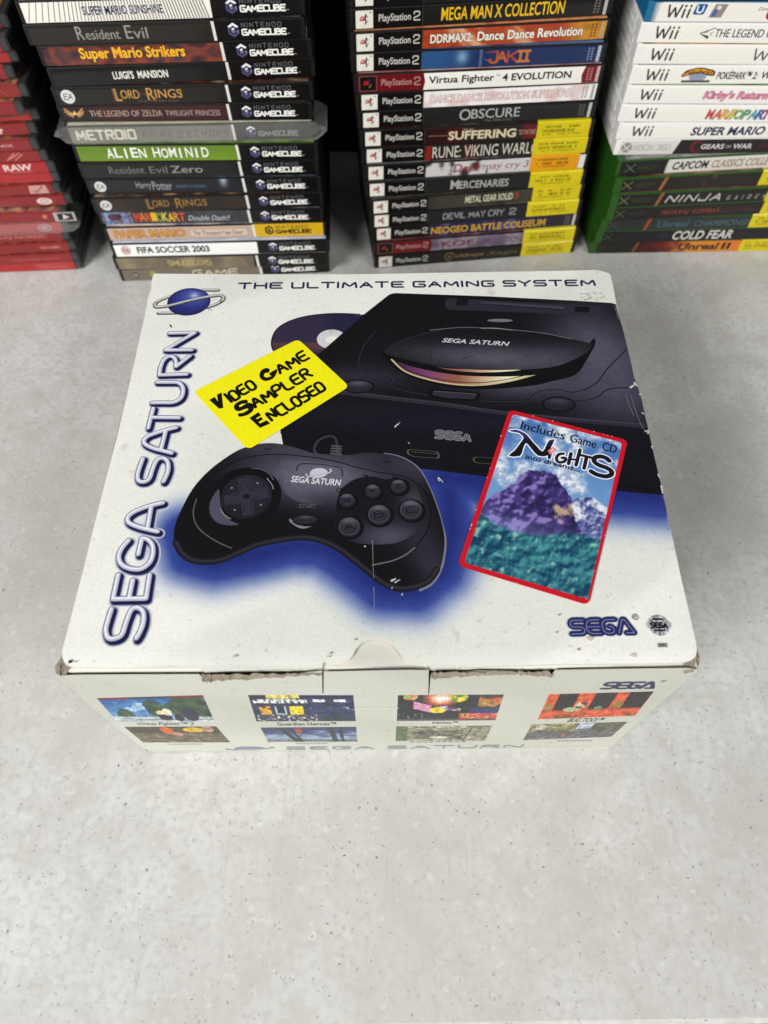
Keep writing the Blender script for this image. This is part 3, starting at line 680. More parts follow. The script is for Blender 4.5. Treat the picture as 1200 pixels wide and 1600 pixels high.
CON = [(5.8,236.1),(7.7,237.3),(10.1,237.8),(65.4,235.1),(119.5,231.3),(140.6,229.4),(143.2,228.3),(143.3,220.4),(143.8,205.5),(143.8,181.2),(143.5,169.7),(144.2,163.5),(144.6,152.9),(144.3,142.1),(144.2,132.5),(143.9,115.6),(143.8,101.9),(143.8,91.0),(100.2,96.0),(66.3,100.4),(32.2,106.0),(15.8,108.0),(-10.7,111.6),(-30.8,114.9),(-44.3,118.2),(-50.2,121.1),(-51.3,126.6),(-52.7,132.5),(-47.2,164.9),(-35.7,186.1),(-8.9,219.6)]
cp = [(41.5,225.7),(10.6,214.9),(127.5,184.2),(85.0,164.9),(131.5,164.9),(72.5,146.6),(2.8,184.1),(-11.6,169.6),(46.0,172.0),(138.1,142.1),(-25.2,146.6),(16.2,129.1),(96.9,120.6),(44.0,137.7)]
def console(P):
    b = flat(P, (17, 16, 21))
    return blobs(P, b, [(cp[2], 24, 36, .3, (96, 92, 112), .85), (cp[4], 26, 24, .2, (76, 73, 90), .75), (cp[3], 32, 10, 0, (88, 84, 102), .75), (cp[0], 60, 14, 0, (14, 13, 17), .85), (cp[1], 28, 16, .5, (15, 14, 18), .9),
                        (cp[6], 14, 22, 0, (24, 23, 30), .6), (cp[7], 30, 9, 0, (62, 58, 72), .5)])
ls.fill(CON, None, 2.2, console)
# front face under the ridge
FACE = [(-52.7,132.5),(-50.7,143.0),(-18.4,154.7),(16.8,152.0),(37.6,148.4),(61.1,143.9),(89.1,139.5),(119.7,136.0),(143.6,133.4),(143.9,115.6),(143.8,101.9),(143.8,91.0),(100.2,96.0),(66.3,100.4),(32.2,106.0),(15.8,108.0),(-10.7,111.6),(-30.8,114.9),(-44.3,118.2),(-50.2,121.1)]
def face(P): return blobs(P, flat(P, (15, 15, 24)), [(cp[13], 90, 9, -.05, (26, 26, 40), .8), (cp[10], 40, 8, 0, (30, 29, 38), .5)])
ls.fill(FACE, None, 2.6, face)
ls.stroke(spline([(-22.0,158.4),(2.7,154.7),(37.7,149.3),(61.1,144.8),(89.2,140.8),(119.9,137.3),(143.0,135.1)]), 2.3, (46, 44, 54))
ls.stroke(spline([(-21.4,159.8),(2.7,156.1),(37.8,150.6),(61.2,146.1),(89.4,142.1),(120.1,138.6),(142.5,136.4)]), .9, (62, 60, 72))
ls.stroke([(-52.6,130.8),(-40.3,142.1),(-2.5,121.9),(0.6,118.6),(0.6,111.6)], .5, (8, 8, 12))
ls.stroke(spline([(32.4,109.2),(65.0,103.9),(100.7,99.6),(142.6,94.5)]), .8, (7, 7, 11))
# recessed top slot
ls.fill(rounded([(41.1,233.4),(136.2,226.3),(127.2,218.2),(117.8,219.3),(41.4,223.5),(39.3,226.8)], 2), (46, 44, 56))
ls.fill(rounded([(61.2,230.6),(110.7,226.3),(111.6,224.1),(109.2,223.6),(61.8,228.4)], 1), (70, 66, 78)); ls.stroke([(62.6,228.4),(110.0,223.6)], .7, (22, 20, 26))
ls.fill([(47.8,234.0),(54.8,233.4),(52.8,226.8),(46.3,227.3)], (18, 17, 22)); ls.fill([(118.1,226.3),(127.3,225.8),(125.7,220.9),(117.1,222.0)], (14, 13, 17))
# disc lid with the open slot under it
cdx = [p[0] for p in [(9.4,179.2),(92.5,174.4)]]
SHADE = spline([(2.8,188.1),(5.0,181.2),(13.6,172.5),(26.0,166.3),(45.4,161.6),(63.2,161.2),(84.8,163.5),(96.7,166.8),(111.0,172.0),(119.4,184.2),(125.5,195.2),(124.7,199.3),(114.6,184.2),(100.8,176.8),(75.2,174.4),(39.0,175.4),(17.4,181.2)], True, 4)
ls.fill(SHADE, (9, 9, 12))
ls.fill(spline([(9.4,179.2),(20.8,170.1),(38.5,164.9),(56.3,164.4),(74.5,167.7),(92.5,174.4),(75.2,175.4),(39.1,176.3),(17.4,181.2)], True, 4), None, 1.2,
        lambda P: np.array([L(ramp([(0, (70, 40, 70)), (.22, (130, 70, 112)), (.42, (150, 98, 78)), (.6, (206, 176, 150)), (.75, (236, 232, 200)), (1, (206, 196, 140))], (u - cdx[0]) / (cdx[1] - cdx[0]))) for u, v in P]) if True else None)
ls.stroke(spline([(7.2,183.1),(14.4,174.4),(26.1,168.7),(40.3,164.9),(56.3,164.0),(74.5,167.3),(93.2,173.9)]), 1.0, (198, 188, 140))
ls.stroke(spline([(8.7,182.6),(15.8,175.4),(27.2,170.1),(40.7,166.8),(56.4,165.8),(73.9,168.7),(91.9,174.9)]), .6, (40, 34, 30))
LID = spline([(2.9,189.6),(7.3,195.1),(17.8,200.7),(30.0,205.4),(48.2,208.0),(74.5,207.0),(96.7,203.4),(112.3,199.3),(122.0,196.2),(123.9,194.2),(118.9,188.2),(108.8,181.7),(97.3,177.3),(78.9,175.4),(53.5,175.4),(31.9,178.3),(17.4,182.7),(7.2,186.1)], True, 4)
lp = [(68.8,184.2),(40.2,199.2),(63.1,205.4),(94.4,184.2)]
ls.fill(spline([(2.5,189.6),(7.2,184.1),(17.3,178.3),(35.3,173.0),(53.2,170.6),(78.4,170.6),(97.5,173.5),(114.2,181.2),(123.7,193.2),(112.8,184.2),(75.2,174.4),(39.0,175.4)], True, 4), (10, 10, 13))
ls.fill(LID, None, 1.6, lambda P: blobs(P, flat(P, (21, 20, 25)), [(lp[0], 48, 9, -.08, (92, 88, 102), .9), (lp[3], 26, 9, .2, (78, 74, 90), .6), (lp[1], 22, 6, 0, (26, 25, 32), .5)]))
ls.stroke(spline([(30.0,206.4),(48.2,208.6),(64.1,208.0),(78.3,206.7),(96.8,203.9),(112.3,199.3)]), .8, (118, 114, 126), taper=(.6, .5))
ls.stroke(spline([(60.3,208.0),(69.0,208.0),(78.3,206.5)]), 1.4, (150, 146, 150), taper=(.4, .4))
ls.stroke(spline([(5.1,191.1),(17.8,200.2),(36.8,206.5)]), .4, (50, 48, 58))
hl = [(71.8,214.4),(79.0,214.4),(71.6,212.8)]; ls.fill(ellipse(hl[0], 7.6, 1.3), (120, 118, 128))
sx = [(36.4,196.7),(75.9,193.6)]; ls.text('SEGA SATURN', 0, 0, (Vector(sx[1]) - Vector(sx[0])).length, 3.5, (196, 194, 200), .025, .35, frame=along(*sx))
# buttons, panel lines, eject bar
def oval(c, rx_, ry_, edge, top, hi):
    ls.fill(ellipse(c, rx_ + 1.2, ry_ + 1.0), edge); ls.fill(ellipse(c, rx_, ry_), None, 1.0, lambda P: blobs(P, flat(P, top), [((c[0], c[1] + ry_ * .55), rx_ * .8, ry_ * .5, 0, hi, .8)]))
ob = [(-11.5,163.0),(98.4,150.2),(7.3,158.8)]
oval(ob[0], 7.8, 4.2, (16, 15, 20), (40, 38, 48), (92, 88, 100)); oval(ob[1], 8.2, 4.6, (12, 11, 16), (34, 33, 44), (72, 70, 88)); ls.stroke(ellipse(ob[2], 1.5, 1.2), .6, (14, 13, 17), closed=True)
ls.fill(rounded([(28.3,161.2),(55.2,158.8),(56.4,156.5),(53.7,152.4),(37.9,153.3),(27.8,155.6),(27.2,158.8)], 2), (10, 10, 14))
ls.fill(rounded([(29.7,159.8),(54.4,157.5),(52.4,153.8),(38.0,154.7),(29.6,156.5)], 1.5), (50, 48, 60)); ls.stroke([(30.4,159.5),(53.7,157.5)], .5, (84, 80, 94))
for q in ([(4.5,164.4),(7.1,166.8),(6.7,170.6),(2.8,172.5),(-6.2,172.9),(-11.0,175.8),(-11.8,183.1),(-9.0,194.1),(-2.7,205.4)], [(7.0,163.0),(16.9,159.3),(26.8,157.0)], [(55.5,152.9),(80.1,152.9),(84.7,156.5),(89.7,159.8),(98.7,160.7),(108.4,158.9),(120.8,164.9),(129.9,176.9),(142.6,190.7)], [(108.2,152.0),(119.2,154.7),(128.0,161.2),(141.8,162.1)]):
    ln = spline(q); ls.stroke(ln, .5, (14, 13, 18)); ls.stroke(ln, .3, (66, 63, 76), dx=.25, dy=-.45)
sg = [(30.1,127.4),(48.0,125.3)]; fr_ = along(*sg); sgw = (Vector(sg[1]) - Vector(sg[0])).length
ls.letters('SEGA', 0, 0, sgw, 4.6, 1.7, (150, 150, 158), r=.4, frame=fr_, gap=.42); ls.letters('SEGA', 0, 0, sgw, 4.6, 1.0, (20, 20, 30), r=.4, frame=fr_, gap=.42); ls.letters('SEGA', 0, 0, sgw, 4.6, .3, (130, 130, 140), r=.4, frame=fr_, gap=.42)
for q in ([(14.3,119.0),(16.0,119.8),(30.8,118.2),(32.0,116.1),(31.6,113.6),(17.6,114.9),(14.6,116.5)], [(48.6,114.0),(50.0,114.9),(65.9,113.6),(65.6,109.6),(50.7,110.8),(48.8,112.0)]):
    ls.fill(rounded(q, 1.5), (84, 80, 70)); c0 = sum((Vector(p) for p in q), Vector((0, 0))) / len(q)
    ls.fill(rounded([tuple(c0 + (Vector(p) - c0) * .86) for p in q], 1.2), (16, 16, 22))
for k_ in range(9):
    p = lerp([(17.7,118.0),(29.0,116.7)][0], [(17.7,118.0),(29.0,116.7)][1], k_ / 8); ls.fill(ellipse(p, .35, .35, n=8), (96, 94, 92))
# cable
ls.stroke(spline([(-31.5,115.7),(-34.3,119.4),(-32.9,124.9),(-29.3,128.3),(-25.3,129.1),(-22.1,126.6),(-21.0,120.7),(-20.8,115.7)]), 3.4, (12, 12, 16)); ls.stroke(spline([(-31.5,115.7),(-34.0,119.4),(-32.6,124.5),(-29.3,127.4),(-25.2,128.3),(-22.8,126.1),(-22.0,120.7),(-21.8,115.7)]), 1.4, (58, 56, 66))
for k_ in range(4):
    y = 696 + 4 * k_
for q in ([(-24.7,121.9),(-20.0,121.5)], [(-25.0,120.3),(-19.9,119.9)], [(-24.9,118.6),(-19.9,118.2)], [(-25.2,117.0),(-19.8,116.5)]): ls.stroke(q, 1.0, (86, 84, 92))

# ---- yellow sticker (its paper lies on top of the print; the controller picture runs over its lower corner)
STK = [(-99.8,158.8),(-101.9,155.6),(-56.7,198.6),(-45.9,198.6),(-16.8,163.5),(-17.5,161.1),(-67.9,119.9),(-69.9,119.9)]

# ---- printed controller
ls.stroke(spline([(2.6,117.2),(9.9,115.5),(16.5,111.6),(21.5,106.0),(25.2,97.3),(28.6,85.8),(31.1,73.9),(32.2,64.9),(31.0,55.4),(28.8,48.1),(24.8,41.9),(19.2,38.6)]), 1.2, (120, 119, 142), taper=(.4, 1.2))
CT = spline(CTRL, True, 4)
cg = [(-31.6,102.8),(-72.4,68.2),(9.9,71.0),(-46.9,96.5),(-23.1,84.3),(25.5,51.3),(-89.9,59.8),(-35.0,68.2),(-43.0,119.0),(12.6,81.3),(-7.3,46.0),(-96.5,88.9),(-56.7,59.7),(17.1,109.2)]
ls.fill(CT, None, 1.5, lambda P: blobs(P, flat(P, (13, 12, 17)), [(cg[0], 32, 14, -.12, (108, 104, 124), .95), (cg[8], 40, 6, -.1, (70, 67, 80), .85), (cg[9], 12, 24, .3, (60, 58, 72), .55), (cg[5], 8, 20, .3, (56, 54, 68), .7), (cg[13], 16, 8, -.5, (66, 63, 78), .7), (cg[1], 20, 16, .4, (14, 13, 17), .9), (cg[7], 22, 7, 0, (15, 14, 19), .7)]))
# moulded rim along the lower edge
low = spline([(-98.2,64.0),(-94.4,58.1),(-89.0,54.5),(-83.0,53.5),(-75.6,54.5),(-67.7,58.3),(-59.5,62.5),(-51.0,64.8),(-43.6,66.2),(-35.0,66.7),(-27.2,64.7),(-19.3,60.5),(-11.6,54.1),(-5.4,48.6),(0.4,43.3),(6.1,40.1),(11.8,39.3),(18.8,40.9),(23.7,43.8),(27.3,49.1)])
ls.stroke(low, 3.4, (24, 23, 28)); ls.stroke(low, 2.0, (36, 35, 42), dx=.1, dy=.1); ls.stroke(low, .8, (50, 48, 57), dx=.1, dy=.3)
ls.stroke([(-73.6,60.8),(-70.6,57.8)], .8, (12, 11, 15)); ls.stroke([(-6.4,51.1),(-4.2,51.9)], .8, (12, 11, 15))
# face plate seam
ls.stroke(spline([(-91.6,88.9),(-92.2,82.1),(-90.9,76.2),(-87.5,71.1),(-82.2,66.8),(-76.6,63.4),(-71.1,60.8)]), .55, (96, 94, 98))
ls.stroke(spline([(-91.5,90.4),(-86.5,102.1),(-77.0,110.5),(-69.4,114.1),(-60.2,116.1),(-50.9,116.4),(-41.5,115.4),(-32.1,114.1),(-21.4,111.6),(-10.7,107.9),(-0.1,105.0),(10.4,103.1),(18.4,98.8),(23.4,92.6),(25.7,84.2),(25.1,75.3),(22.4,68.1),(17.2,61.0)]), .6, (10, 9, 13))
ls.stroke(spline([(17.2,61.0),(12.2,56.8),(6.0,53.8),(-3.2,51.6)]), .6, (112, 110, 116))
# glossy sweep of the plate
ls.fill(spline([(-50.6,112.5),(-42.6,112.5),(-32.0,111.2),(-21.3,109.2),(-15.9,104.4),(-18.4,98.9),(-20.9,94.7),(-23.3,88.8),(-28.2,85.1),(-36.0,86.1),(-43.8,88.9),(-48.7,95.0),(-48.5,101.2),(-50.3,107.6)], True, 4), None, 1.5, lambda P: blobs(P, flat(P, (80, 77, 92)), [(cg[4], 16, 11, 0, (40, 38, 48), .9), (cg[0], 24, 10, 0, (112, 108, 126), .8)]))
# direction pad in its bowl
bc = [(-66.9,90.7),(-49.1,90.7),(-68.5,107.6),(-66.8,90.4),(-54.0,90.4),(-68.1,103.5)]
def dpad(c, rx_, ry_):
    ls.fill(ellipse(bc[0], bc[1][0] - bc[0][0], bc[2][1] - bc[0][1] + .6, rot=.1), (12, 11, 15))
    ls.fill(spline([(-81.1,94.7),(-83.5,90.4),(-84.6,85.1),(-83.5,79.9),(-80.1,75.5),(-74.9,73.7),(-69.0,74.0),(-73.3,76.3),(-77.3,80.6),(-79.2,85.9),(-80.2,90.4)], True, 4), (80, 78, 96))
    ls.stroke(spline([(-65.8,107.6),(-60.8,107.0),(-56.3,104.1),(-54.0,100.5)]), .8, (104, 102, 112), taper=(.4, .6)); ls.stroke(spline([(-57.2,101.3),(-54.5,97.5),(-53.5,94.7)]), .9, (150, 148, 156), taper=(.5, .4)); ls.stroke(spline([(-78.8,82.8),(-76.7,79.6),(-73.4,77.2)]), .6, (130, 128, 134))
    ls.fill(ellipse(bc[3], bc[4][0] - bc[3][0], bc[5][1] - bc[3][1]), None, 1.2, lambda P: blobs(P, flat(P, (32, 31, 40)), [((bc[3][0] + 3, bc[3][1] + 6), 12, 10, 0, (50, 48, 60), .7)]))
    cx_, cy_ = bc[3]; rw = bc[4][0] - bc[3][0]; rh = bc[5][1] - bc[3][1]; al = .22
    for a_ in (0, 90):
        ca, sa = math.cos(R(a_) + al), math.sin(R(a_) + al)
        q = [(cx_ + (x * ca - y * sa) * rw, cy_ + (x * sa + y * ca) * rh) for x, y in ((-.86, -.24), (-.86, .24), (.86, .24), (.86, -.24))]
        ls.fill(rounded(q, 1.2), (52, 50, 62))
    for a_ in (45, 135, 225, 315):
        p = (cx_ + .72 * rw * math.cos(R(a_) + al), cy_ + .72 * rh * math.sin(R(a_) + al)); ls.fill(ellipse(p, .55, .55, n=6), (140, 138, 146))
        e_ = ellipse((cx_ + .62 * rw * math.cos(R(a_) + al), cy_ + .62 * rh * math.sin(R(a_) + al)), .32 * rw, .3 * rh, n=20); ls.stroke(e_, .28, (22, 21, 28), closed=True)
    ls.fill(ellipse((cx_, cy_), 1.8, 1.4), (20, 19, 25))
dpad(bc[0], 0, 0)
bq = [(4.9,66.7),(17.9,87.3)]
# right-hand hollow and six buttons
ls.fill(spline([(-20.5,91.1),(-17.7,96.5),(-11.9,100.9),(-4.0,102.5),(3.2,100.6),(9.1,101.5),(15.6,98.8),(20.0,92.6),(22.3,84.3),(21.3,75.3),(16.1,68.1),(8.6,63.8),(-1.3,62.7),(-12.5,63.9),(-19.8,68.1),(-22.1,73.9)], True, 4), None, 1.5, lambda P: blobs(P, flat(P, (20, 19, 26)), [(bq[0], 15, 8, 0, (84, 81, 98), .85), (bq[1], 8, 10, 0, (72, 70, 84), .7)]))
BT = [([(-16.2,88.2)], 3.7, 'X'), ([(-3.3,93.7)], 3.7, 'Y'), ([(9.8,96.5)], 3.8, 'Z'), ([(-14.7,72.8)], 5.2, 'A'), ([(-0.1,79.8)], 5.4, 'B'), ([(15.8,82.5)], 5.4, 'C')]
for (c,), r_, ch in BT:
    ls.fill(ellipse((c[0] + .5, c[1] - .8), r_ + 1.5, r_ + 1.5), (9, 8, 12))
    ls.fill(ellipse((c[0] + .2, c[1] - .6), r_ + .5, r_ + .4), (30, 29, 37))
    ls.fill(ellipse(c, r_, r_), None, .8, lambda P, c=c, r_=r_: blobs(P, flat(P, (48, 47, 57)), [((c[0] - .2, c[1] + r_ * .7), r_ * .9, r_ * .35, 0, (104, 102, 112), .8)]))
    if r_ > 4: ls.stroke(ellipse(c, r_ * .93, r_ * .93, n=28), .35, (78, 76, 86), closed=True)
    f_ = (lambda c: lambda x, y: (c[0] + x * math.cos(.15) - y * math.sin(.15), c[1] + x * math.sin(.15) + y * math.cos(.15)))(c)
    k_ = r_ * .42; ls.letters(ch, -k_, -k_ * .8, 2 * k_, 1.6 * k_, .55, (16, 15, 20), r=.3, frame=f_)
# maker's plate
ls.stroke(spline([(-42.5,106.0),(-41.7,109.2),(-39.2,110.3),(-30.6,109.9),(-21.3,108.2),(-19.2,106.3),(-18.7,102.5)]), .5, (24, 23, 30))
sx = [(-45.0,99.0),(-19.6,96.5)]; ls.text('SEGA SATURN', 0, 0, (Vector(sx[1]) - Vector(sx[0])).length, 4.0, (210, 209, 216), .025, .1, frame=along(*sx))
mp_ = [(-31.0,104.6),(-35.3,104.6)]; ls.fill(ellipse(mp_[0], 4.6, 3.0, rot=.1), (196, 195, 204)); ls.stroke(ellipse((mp_[0][0], mp_[0][1] - .1), 6.2, 1.5, rot=.22, a0=170, a1=372), .8, (92, 90, 104)); ls.stroke(ellipse((mp_[0][0], mp_[0][1] + .2), 6.6, 1.9, rot=.22, a0=160, a1=385), .6, (206, 205, 212))
st = [(-40.0,83.7),(-31.5,83.3)]; ls.letters('START', 0, 0, (Vector(st[1]) - Vector(st[0])).length, 2.0, .3, (96, 94, 104), r=.2, frame=along(*st), gap=.4, wide=1.3)
sb = [(-36.5,76.6)]; ls.fill(spline([(-44.3,77.2),(-42.4,76.1),(-40.4,74.2),(-36.5,72.8),(-32.2,73.2),(-30.1,74.7),(-35.2,71.9),(-39.0,71.9),(-41.9,73.7),(-43.9,75.4)], True, 3), (128, 126, 132)); ls.fill(ellipse((sb[0][0] + .2, sb[0][1] - .6), 6.4, 2.9), (12, 11, 15)); ls.fill(ellipse(sb[0], 5.9, 2.4), None, .8, lambda P: blobs(P, flat(P, (40, 39, 49)), [((sb[0][0], sb[0][1] + 1.6), 4, .8, 0, (92, 90, 100), .7)]))
ls.stroke(ellipse([(-20.1,94.0)][0], 1.2, 1.1), .35, (14, 13, 18), closed=True)
for p_ in ([(-7.7,103.1),(-6.1,102.6)], [(7.5,101.8),(9.6,101.4)]): ls.stroke(p_, .9, (22, 21, 28))
for p_ in ([(2.0,112.4),(5.9,111.3)], [(-60.0,120.4),(-56.7,119.4)]): ls.letters('III' if 0 else 'W', p_[0][0], p_[0][1] - 1.4, p_[1][0] - p_[0][0], 1.5, .35, (20, 19, 25))
# knocks and scratches that show the white card
W_ = (200, 200, 196)
for q, w_ in (([(-3.2,64.6),(-2.9,52.7),(-2.5,44.3)], .14), ([(-2.5,40.0),(-2.2,32.8),(-2.5,27.1)], .16), ([(5.9,43.3),(7.7,44.3)], 1.3), ([(7.4,42.3),(9.8,43.9)], .7), ([(-6.9,61.7),(-6.6,61.4)], 1.0), ([(8.5,134.3),(9.9,136.4)], 1.0), ([(9.9,135.6),(11.3,137.7)], .5), ([(15.4,124.0),(16.1,123.2)], .5), ([(30.4,101.6),(32.5,98.8)], .9), ([(30.6,99.6),(30.0,101.2)], .6), ([(5.9,39.3),(6.2,40.0)], .6), ([(10.6,36.0),(10.9,36.7)], .8),
              ([(140.0,162.1),(142.5,164.0)], 1.7), ([(142.7,165.4),(143.7,163.1)], 1.5), ([(144.0,157.0),(145.2,157.5)], .8), ([(142.9,143.9),(143.8,143.0)], .9), ([(142.2,131.2),(144.1,132.1)], 1.1), ([(143.3,129.9),(144.0,131.6)], 1.0), ([(143.7,121.5),(143.7,119.8)], .8), ([(143.4,103.5),(143.7,101.5)], 1.0), ([(143.6,96.4),(143.3,91.8)], 1.2)):
    ls.stroke(q, w_ * .68, W_, taper=(1.2, .6))
for q in ([(139.0,156.6),(139.4,149.3),(140.0,141.2),(140.7,136.0),(142.2,131.2)], [(136.3,157.5),(136.9,149.3),(138.1,142.1)], [(143.1,219.3),(143.6,208.6)], [(142.1,226.9),(142.4,215.0)]): ls.stroke(q, .35, (120, 118, 128))
for q in ([(21.9,186.1),(29.4,189.6),(29.5,183.2)], [(35.8,184.1),(41.1,187.6)], [(47.4,183.2),(53.5,186.1)]): ls.stroke(q, .22, (40, 38, 46))

# ---- maker's mark, seal and code in the front corner
sg = [(85.4,15.1),(116.1,15.7)]; fr_ = along(*sg); sgw = (Vector(sg[1]) - Vector(sg[0])).length
for w_, c_ in ((2.75, (38, 44, 100)), (.26, (150, 156, 196))): block_mark(ls, 1.4, 1.4, sgw - 2.8, 6.6, w_, c_, fr_)
rc = [(116.9,24.7)]; ls.stroke(ellipse(rc[0], 1.3, 1.3), .3, (40, 40, 50), closed=True); ls.text('R', rc[0][0] - .55, rc[0][1] - .6, 1.2, 1.3, (40, 40, 50))
sc_ = [(126.9,20.6)][0]
def seal(P): return np.array([L(ramp([(0, (214, 214, 218)), (.3, (96, 96, 104)), (.5, (226, 226, 230)), (.75, (70, 70, 78)), (1, (190, 190, 196))], (.5 + .5 * math.sin(math.atan2(v - sc_[1], u - sc_[0]) * 3 + 1.2)))) for u, v in P])
ls.fill(ellipse(sc_, 4.6, 5.0), None, .7, seal); ls.fill(rounded([(sc_[0] - 5.4, sc_[1] - 1.4), (sc_[0] - 5.4, sc_[1] + 1.6), (sc_[0] + 5.4, sc_[1] + 1.6), (sc_[0] + 5.4, sc_[1] - 1.4)], 1), (170, 170, 176))
ls.letters('SEGA', sc_[0] - 3.6, sc_[1] - 1.0, 7.2, 2.3, .9, (22, 22, 30), r=.4, gap=.4); ls.fill([(sc_[0] - 2.8, sc_[1] + 2.6), (sc_[0] + 2.8, sc_[1] + 2.6), (sc_[0] + 2.2, sc_[1] + 3.6), (sc_[0] - 2.2, sc_[1] + 3.6)], (40, 40, 48)); ls.fill([(sc_[0] - 2.6, sc_[1] - 2.8), (sc_[0] + 2.6, sc_[1] - 2.8), (sc_[0] + 2.4, sc_[1] - 1.9), (sc_[0] - 2.4, sc_[1] - 1.9)], (30, 30, 38))
cd = [(124.5,10.1),(128.7,10.1)]; ls.text('00000', cd[0][0], cd[0][1], cd[1][0] - cd[0][0], 2.0, (40, 40, 44), .02)
# rubbed patch under the heading and stains
rnd = random.Random(4)
RB = [(122.5,238.0),(137.5,234.1),(119.5,231.3)]; 
for k_ in range(46):
    x = lerp(RB[0][0], RB[1][0], rnd.random()); y = lerp(RB[0][1], RB[2][1], rnd.random()); r_ = rnd.uniform(.25, .9)
    g = rnd.choice(((188, 184, 166), (206, 203, 188), (168, 164, 146), (220, 219, 206))); ls.fill([(x + r_ * rnd.uniform(.4, 1.6) * math.cos(a_), y + r_ * rnd.uniform(.3, .9) * math.sin(a_)) for a_ in np.linspace(0, 5.6, 7)], g)
for (p,), r_, g in (([(94.8,14.2)], 1.4, (206, 192, 168)), ([(88.8,9.1)], .7, (176, 160, 140)), ([(82.4,25.7)], .6, (170, 160, 148)), ([(80.2,17.3)], .5, (150, 146, 138)), ([(112.9,6.4)], 1.2, (206, 202, 186)), ([(-10.4,14.1)], .5, (120, 114, 104)), ([(-21.1,7.8)], .5, (90, 84, 76)), ([(-21.6,6.3)], .4, (100, 94, 84)), ([(-63.5,6.4)], .8, (190, 182, 160)), ([(-135.9,4.2)], .9, (22, 20, 18)), ([(-133.3,4.2)], .4, (80, 76, 70)), ([(-106.4,181.6)], .4, (120, 110, 110)), ([(-123.2,184.0)], .4, (120, 110, 110))):
    ls.fill([(p[0] + r_ * (1 + .4 * math.sin(3 * a_ + r_ * 9)) * math.cos(a_), p[1] + .8 * r_ * math.sin(a_)) for a_ in np.linspace(0, 5.9, 12)], g)
# cut edge of the lid, seen as a thin rim
n_ = len(lid_out); A_ = [(p[0], p[1]) for p in lid_out]; b0 = len(ls.V)
ls.V += [lid_place(p[0], p[1], 0) for p in A_] + [lid_place(p[0], p[1], -1.3) for p in A_]
ls.F += [(b0 + i, b0 + n_ + i, b0 + n_ + (i + 1) % n_, b0 + (i + 1) % n_) for i in range(n_)]
ls.C.append(np.tile(L((206, 202, 188)), (2 * n_, 1)))
link('lid_panel', ls.mesh('lid_panel'), root, M_CARD)

# ---- yellow sticker
def over(dz): return lambda u, v, h: lid_place(u, v, dz + h)
sk = Sheet(over(ls.h + .06)); sk.dh = .004
ST = [(-99.3,157.9),(-101.6,159.3),(-56.3,198.1),(-46.2,197.1),(-17.6,163.5),(-17.5,161.1),(-67.3,120.3),(-69.3,120.3)]
ctr = sum((Vector(p) for p in ST), Vector((0, 0))) / len(ST)
stk_out = rounded([(-102.3,158.8),(-47.0,198.6),(-16.5,162.5),(-68.5,119.0)], 3.0)
sk.fill(stk_out, (240, 232, 20), 4)
SB = [(-87.6,144.8),(-41.8,184.6)]; fr_ = along(*SB)
def line_(body, p0, p1, h, wt, heavy, shear=0.05, wide=.8):
    f_ = along(p0, p1); w_ = (Vector(p1) - Vector(p0)).length
    sk.letters(body, 0, 0, w_, h, wt, (14, 13, 10), r=.32, frame=f_, gap=.30, wide=wide, jig=(.6, -.5, .3, -.8, .1, .9), heavy=heavy)
q = [(-84.5,147.9),(-83.8,147.9),(-67.2,161.1),(-64.5,167.7),(-38.8,183.6)]; 
ca = [(-86.8,146.6),(-68.9,160.7),(-64.7,165.8),(-38.9,184.1),(-75.4,140.4),(-36.7,169.6),(-66.6,134.7),(-29.9,161.1)]
VG = [(-91.9,152.0),(-85.3,146.1),(-84.8,157.4),(-88.3,151.1)]
def heavy_poly(pts): sk.fill(pts, (14, 13, 10))
heavy_poly([(-93.0,152.8),(-90.3,155.0),(-88.1,151.8),(-89.2,156.5),(-86.8,158.2),(-84.6,147.1),(-86.9,146.6)])
line_('IDEO', *[(-80.4,151.3),(-67.7,162.0)], 7.0, 1.75, {})
heavy_poly(spline([(-61.8,175.3),(-61.9,172.8),(-64.0,172.2),(-64.5,170.1),(-62.8,169.1),(-60.4,170.1),(-61.4,170.9),(-61.4,172.4),(-57.6,175.3),(-57.6,172.0),(-58.9,168.7),(-61.4,166.8),(-64.2,166.6),(-66.4,168.5),(-67.1,171.3),(-66.3,174.4),(-64.0,176.1)], True, 3))
line_('AME', *[(-55.3,172.0),(-39.8,183.5)], 6.9, 1.75, {}, wide=.85)
heavy_poly(spline([(-72.3,152.8),(-71.8,150.6),(-74.5,150.0),(-76.3,148.7),(-75.3,147.9),(-72.0,150.6),(-69.2,150.2),(-68.1,147.9),(-68.4,145.0),(-70.9,142.3),(-74.6,141.0),(-75.9,141.6),(-76.1,143.3),(-73.4,143.9),(-71.2,145.8),(-71.3,146.7),(-73.0,146.2),(-76.2,144.8),(-78.3,146.0),(-79.0,148.7),(-77.6,151.0),(-75.0,152.6)], True, 3))
line_('AMPLER', *[(-67.0,147.4),(-37.3,170.1)], 7.0, 1.75, {}, wide=.85)
heavy_poly([(-69.9,140.2),(-65.3,144.2),(-63.7,142.1),(-66.2,140.0),(-65.7,139.3),(-63.6,141.0),(-62.4,139.3),(-64.6,137.4),(-63.9,136.4),(-60.4,138.7),(-58.3,136.4),(-63.5,133.4)])
line_('NCLOSED', *[(-57.4,138.3),(-29.1,160.3)], 6.9, 1.75, {}, wide=.85)
link('yellow_sticker', sk.mesh('yellow_sticker'), root, M_STICK)['label'] = 'bright yellow sticker with black hand lettering on the box lid'

